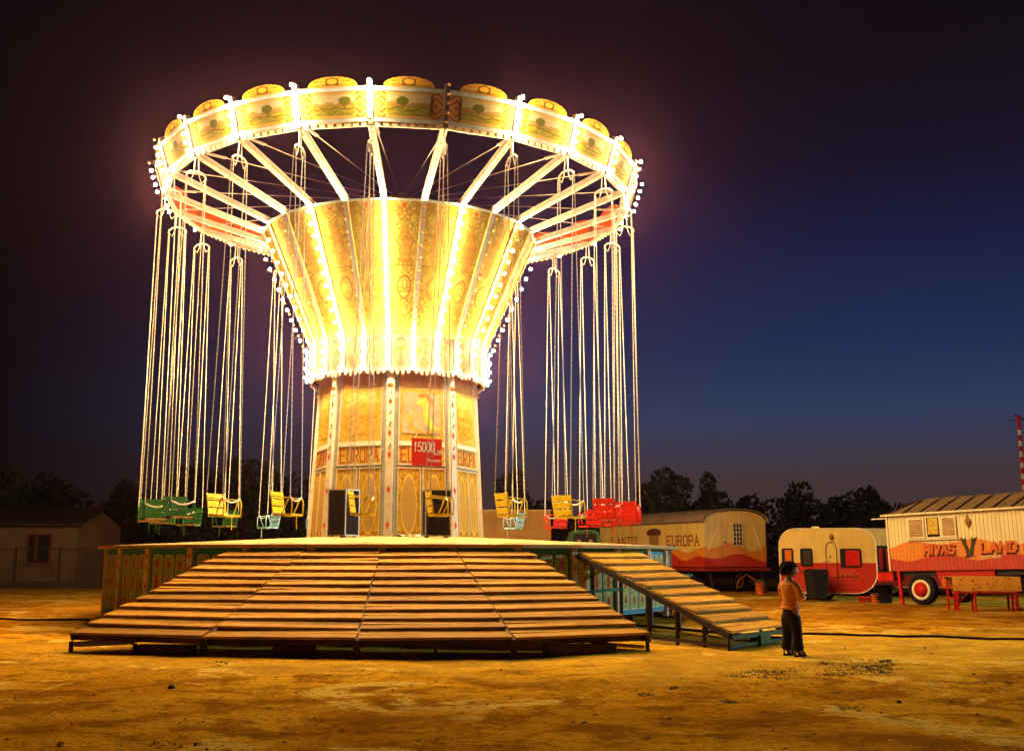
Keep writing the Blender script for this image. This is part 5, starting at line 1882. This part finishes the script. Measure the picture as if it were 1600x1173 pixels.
# ------------------------------------------------------------------ things on the ground
pts = []
for i in range(60):
    u = i / 59
    x = 4.55 + u * 7.2
    y = 19.6 - 2.75 * u + .10 * sin(u * 17) + .05 * sin(u * 41)
    pts.append(V(x, y, ground_height(x, y) + .018))
mb = MB(); mb.tube(pts, .022, 7)
tag(obj('power_cable', mb, M['rubber'], smooth=True), 'black power cable snaking over the dirt away from the ramp', 'cable')
pts = []
for i in range(40):
    u = i / 39
    x = -15 + u * 6.0
    y = 24.3 - .9 * u + .12 * sin(u * 13)
    pts.append(V(x, y, ground_height(x, y) + .02))
mb = MB(); mb.tube(pts, .025, 7)
tag(obj('power_cable', mb, M['rubber'], smooth=True), 'black cable lying on the dirt left of the ride skirt', 'cable')

g = G('dry_grass', .8)
g.base(g.mix(g.step(g.noise(g.coord('Object'), 9.0, 2), .5, .3), (.025, .06, .008), (.08, .12, .018)))
M['grass'] = g.m
mb = MB()
r = random.Random(9)
def px_ground(x, y):
    f_, th = 1680.0, radians(9.53)
    dx, dy = (x - 800) / f_, -(y - 586.5) / f_
    d = Vector((dx, cos(th) - dy * sin(th), sin(th) + dy * cos(th)))
    k = -1.35 / d.z
    return d.x * k, d.y * k
TUFTS = [(1180, 1051, 30, 5, 60), (1210, 1056, 25, 4, 40), (1300, 1052, 22, 6, 60), (1350, 1043, 32, 6, 130), (1382, 1034, 14, 4, 60), (1376, 1047, 14, 4, 40), (1230, 1048, 18, 3, 26), (706, 1022, 9, 2, 36),
         (1008, 1080, 10, 3, 16), (1056, 1073, 8, 2, 16), (1140, 1092, 9, 2, 16), (1290, 1036, 9, 2, 20), (1330, 1100, 20, 3, 14), (1520, 1068, 40, 3, 14), (340, 1035, 14, 2, 14), (268, 1163, 40, 4, 16)]
for (px, py, wx, wy, n) in TUFTS:
    for _ in range(n):
        gx, gy = px_ground(r.gauss(px, wx * .75), r.gauss(py, wy * .8))
        for _b in range(4):
            a = r.uniform(0, 2 * pi)
            h = r.uniform(.008, .030)
            b0 = V(gx + r.uniform(-.03, .03), gy + r.uniform(-.03, .03), ground_height(gx, gy) - .003)
            w = V(cos(a), sin(a), 0) * .008
            tip = b0 + V(r.uniform(-.045, .045), r.uniform(-.045, .045), h)
            o = len(mb.v)
            mb.v += [tuple(b0 - w), tuple(b0 + w), tuple(tip)]
            mb.f.append([o, o + 1, o + 2]); mb.u.append(None)
o = obj('grass', mb, M['grass']); o['kind'] = 'stuff'; o['label'] = 'sparse low grass tufts on the trampled dirt'; o['category'] = 'grass'
# pebbles and clods
mb = MB()
for _ in range(900):
    py = 868 + 140 + r.random() ** 1.3 * 165
    gx, gy = px_ground(r.uniform(-40, 1640), py)
    s = .004 + .016 * r.random() ** 5
    mb.ico((gx, gy, ground_height(gx, gy) + s * .2), s, 1, (r.uniform(.8, 1.5), r.uniform(.8, 1.4), r.uniform(.4, .8)))
o = obj('gravel', mb, paint('grey_brown_pebbles', (.34, .16, .02), .85, .5, 20), smooth=False); o['kind'] = 'stuff'; o['label'] = 'scattered small stones and clods on the dirt'; o['category'] = 'gravel'
STONES = [(268, 1074, .032, 'round dark stone on the dirt in front of the left steps'), 
          (1405, 1093, .022, 'dark stone on the dirt right of the grass patch')]
for (px, py, s, lab) in STONES:
    gx, gy = px_ground(px, py)
    mb = MB(); mb.ico((0, 0, 0), s, 3, (1.3, 1, .7))
    mb.v = [(x * (1 + .25 * sin(17 * y + 9 * z / s * .1)), y * (1 + .2 * sin(x * 60)), z * (1 + .2 * cos(x * 50))) for x, y, z in mb.v]
    o = obj('stone', mb, paint('dark_stone', (.05, .035, .025), .9, .4, 20), None, (gx, gy, ground_height(gx, gy) + s * .3), px, smooth=True)
    tag(o, lab, 'stone', 'single stones on the dirt')

# ------------------------------------------------------------------ added thin volume imitating lens glow round the bulbs
mb = MB(); mb.box((0, 60, 7), (300, 240, 18))
hz = obj('lens_glow', mb)
hz['kind'] = 'stuff'; hz['label'] = 'thin added volume imitating lens glow round the lit ride'; hz['category'] = 'lens_glow'
hm = bpy.data.materials.new('lens_glow')
hm.use_nodes = True
nt = hm.node_tree
nt.nodes.remove(nt.nodes['Principled BSDF'])
pv = nt.nodes.new('ShaderNodeVolumePrincipled')
pv.inputs['Color'].default_value = (.70, .29, .58, 1)
pv.inputs['Density'].default_value = .00052
pv.inputs['Anisotropy'].default_value = .92
nt.links.new(pv.outputs[0], nt.nodes['Material Output'].inputs['Volume'])
hz.data.materials.append(hm)
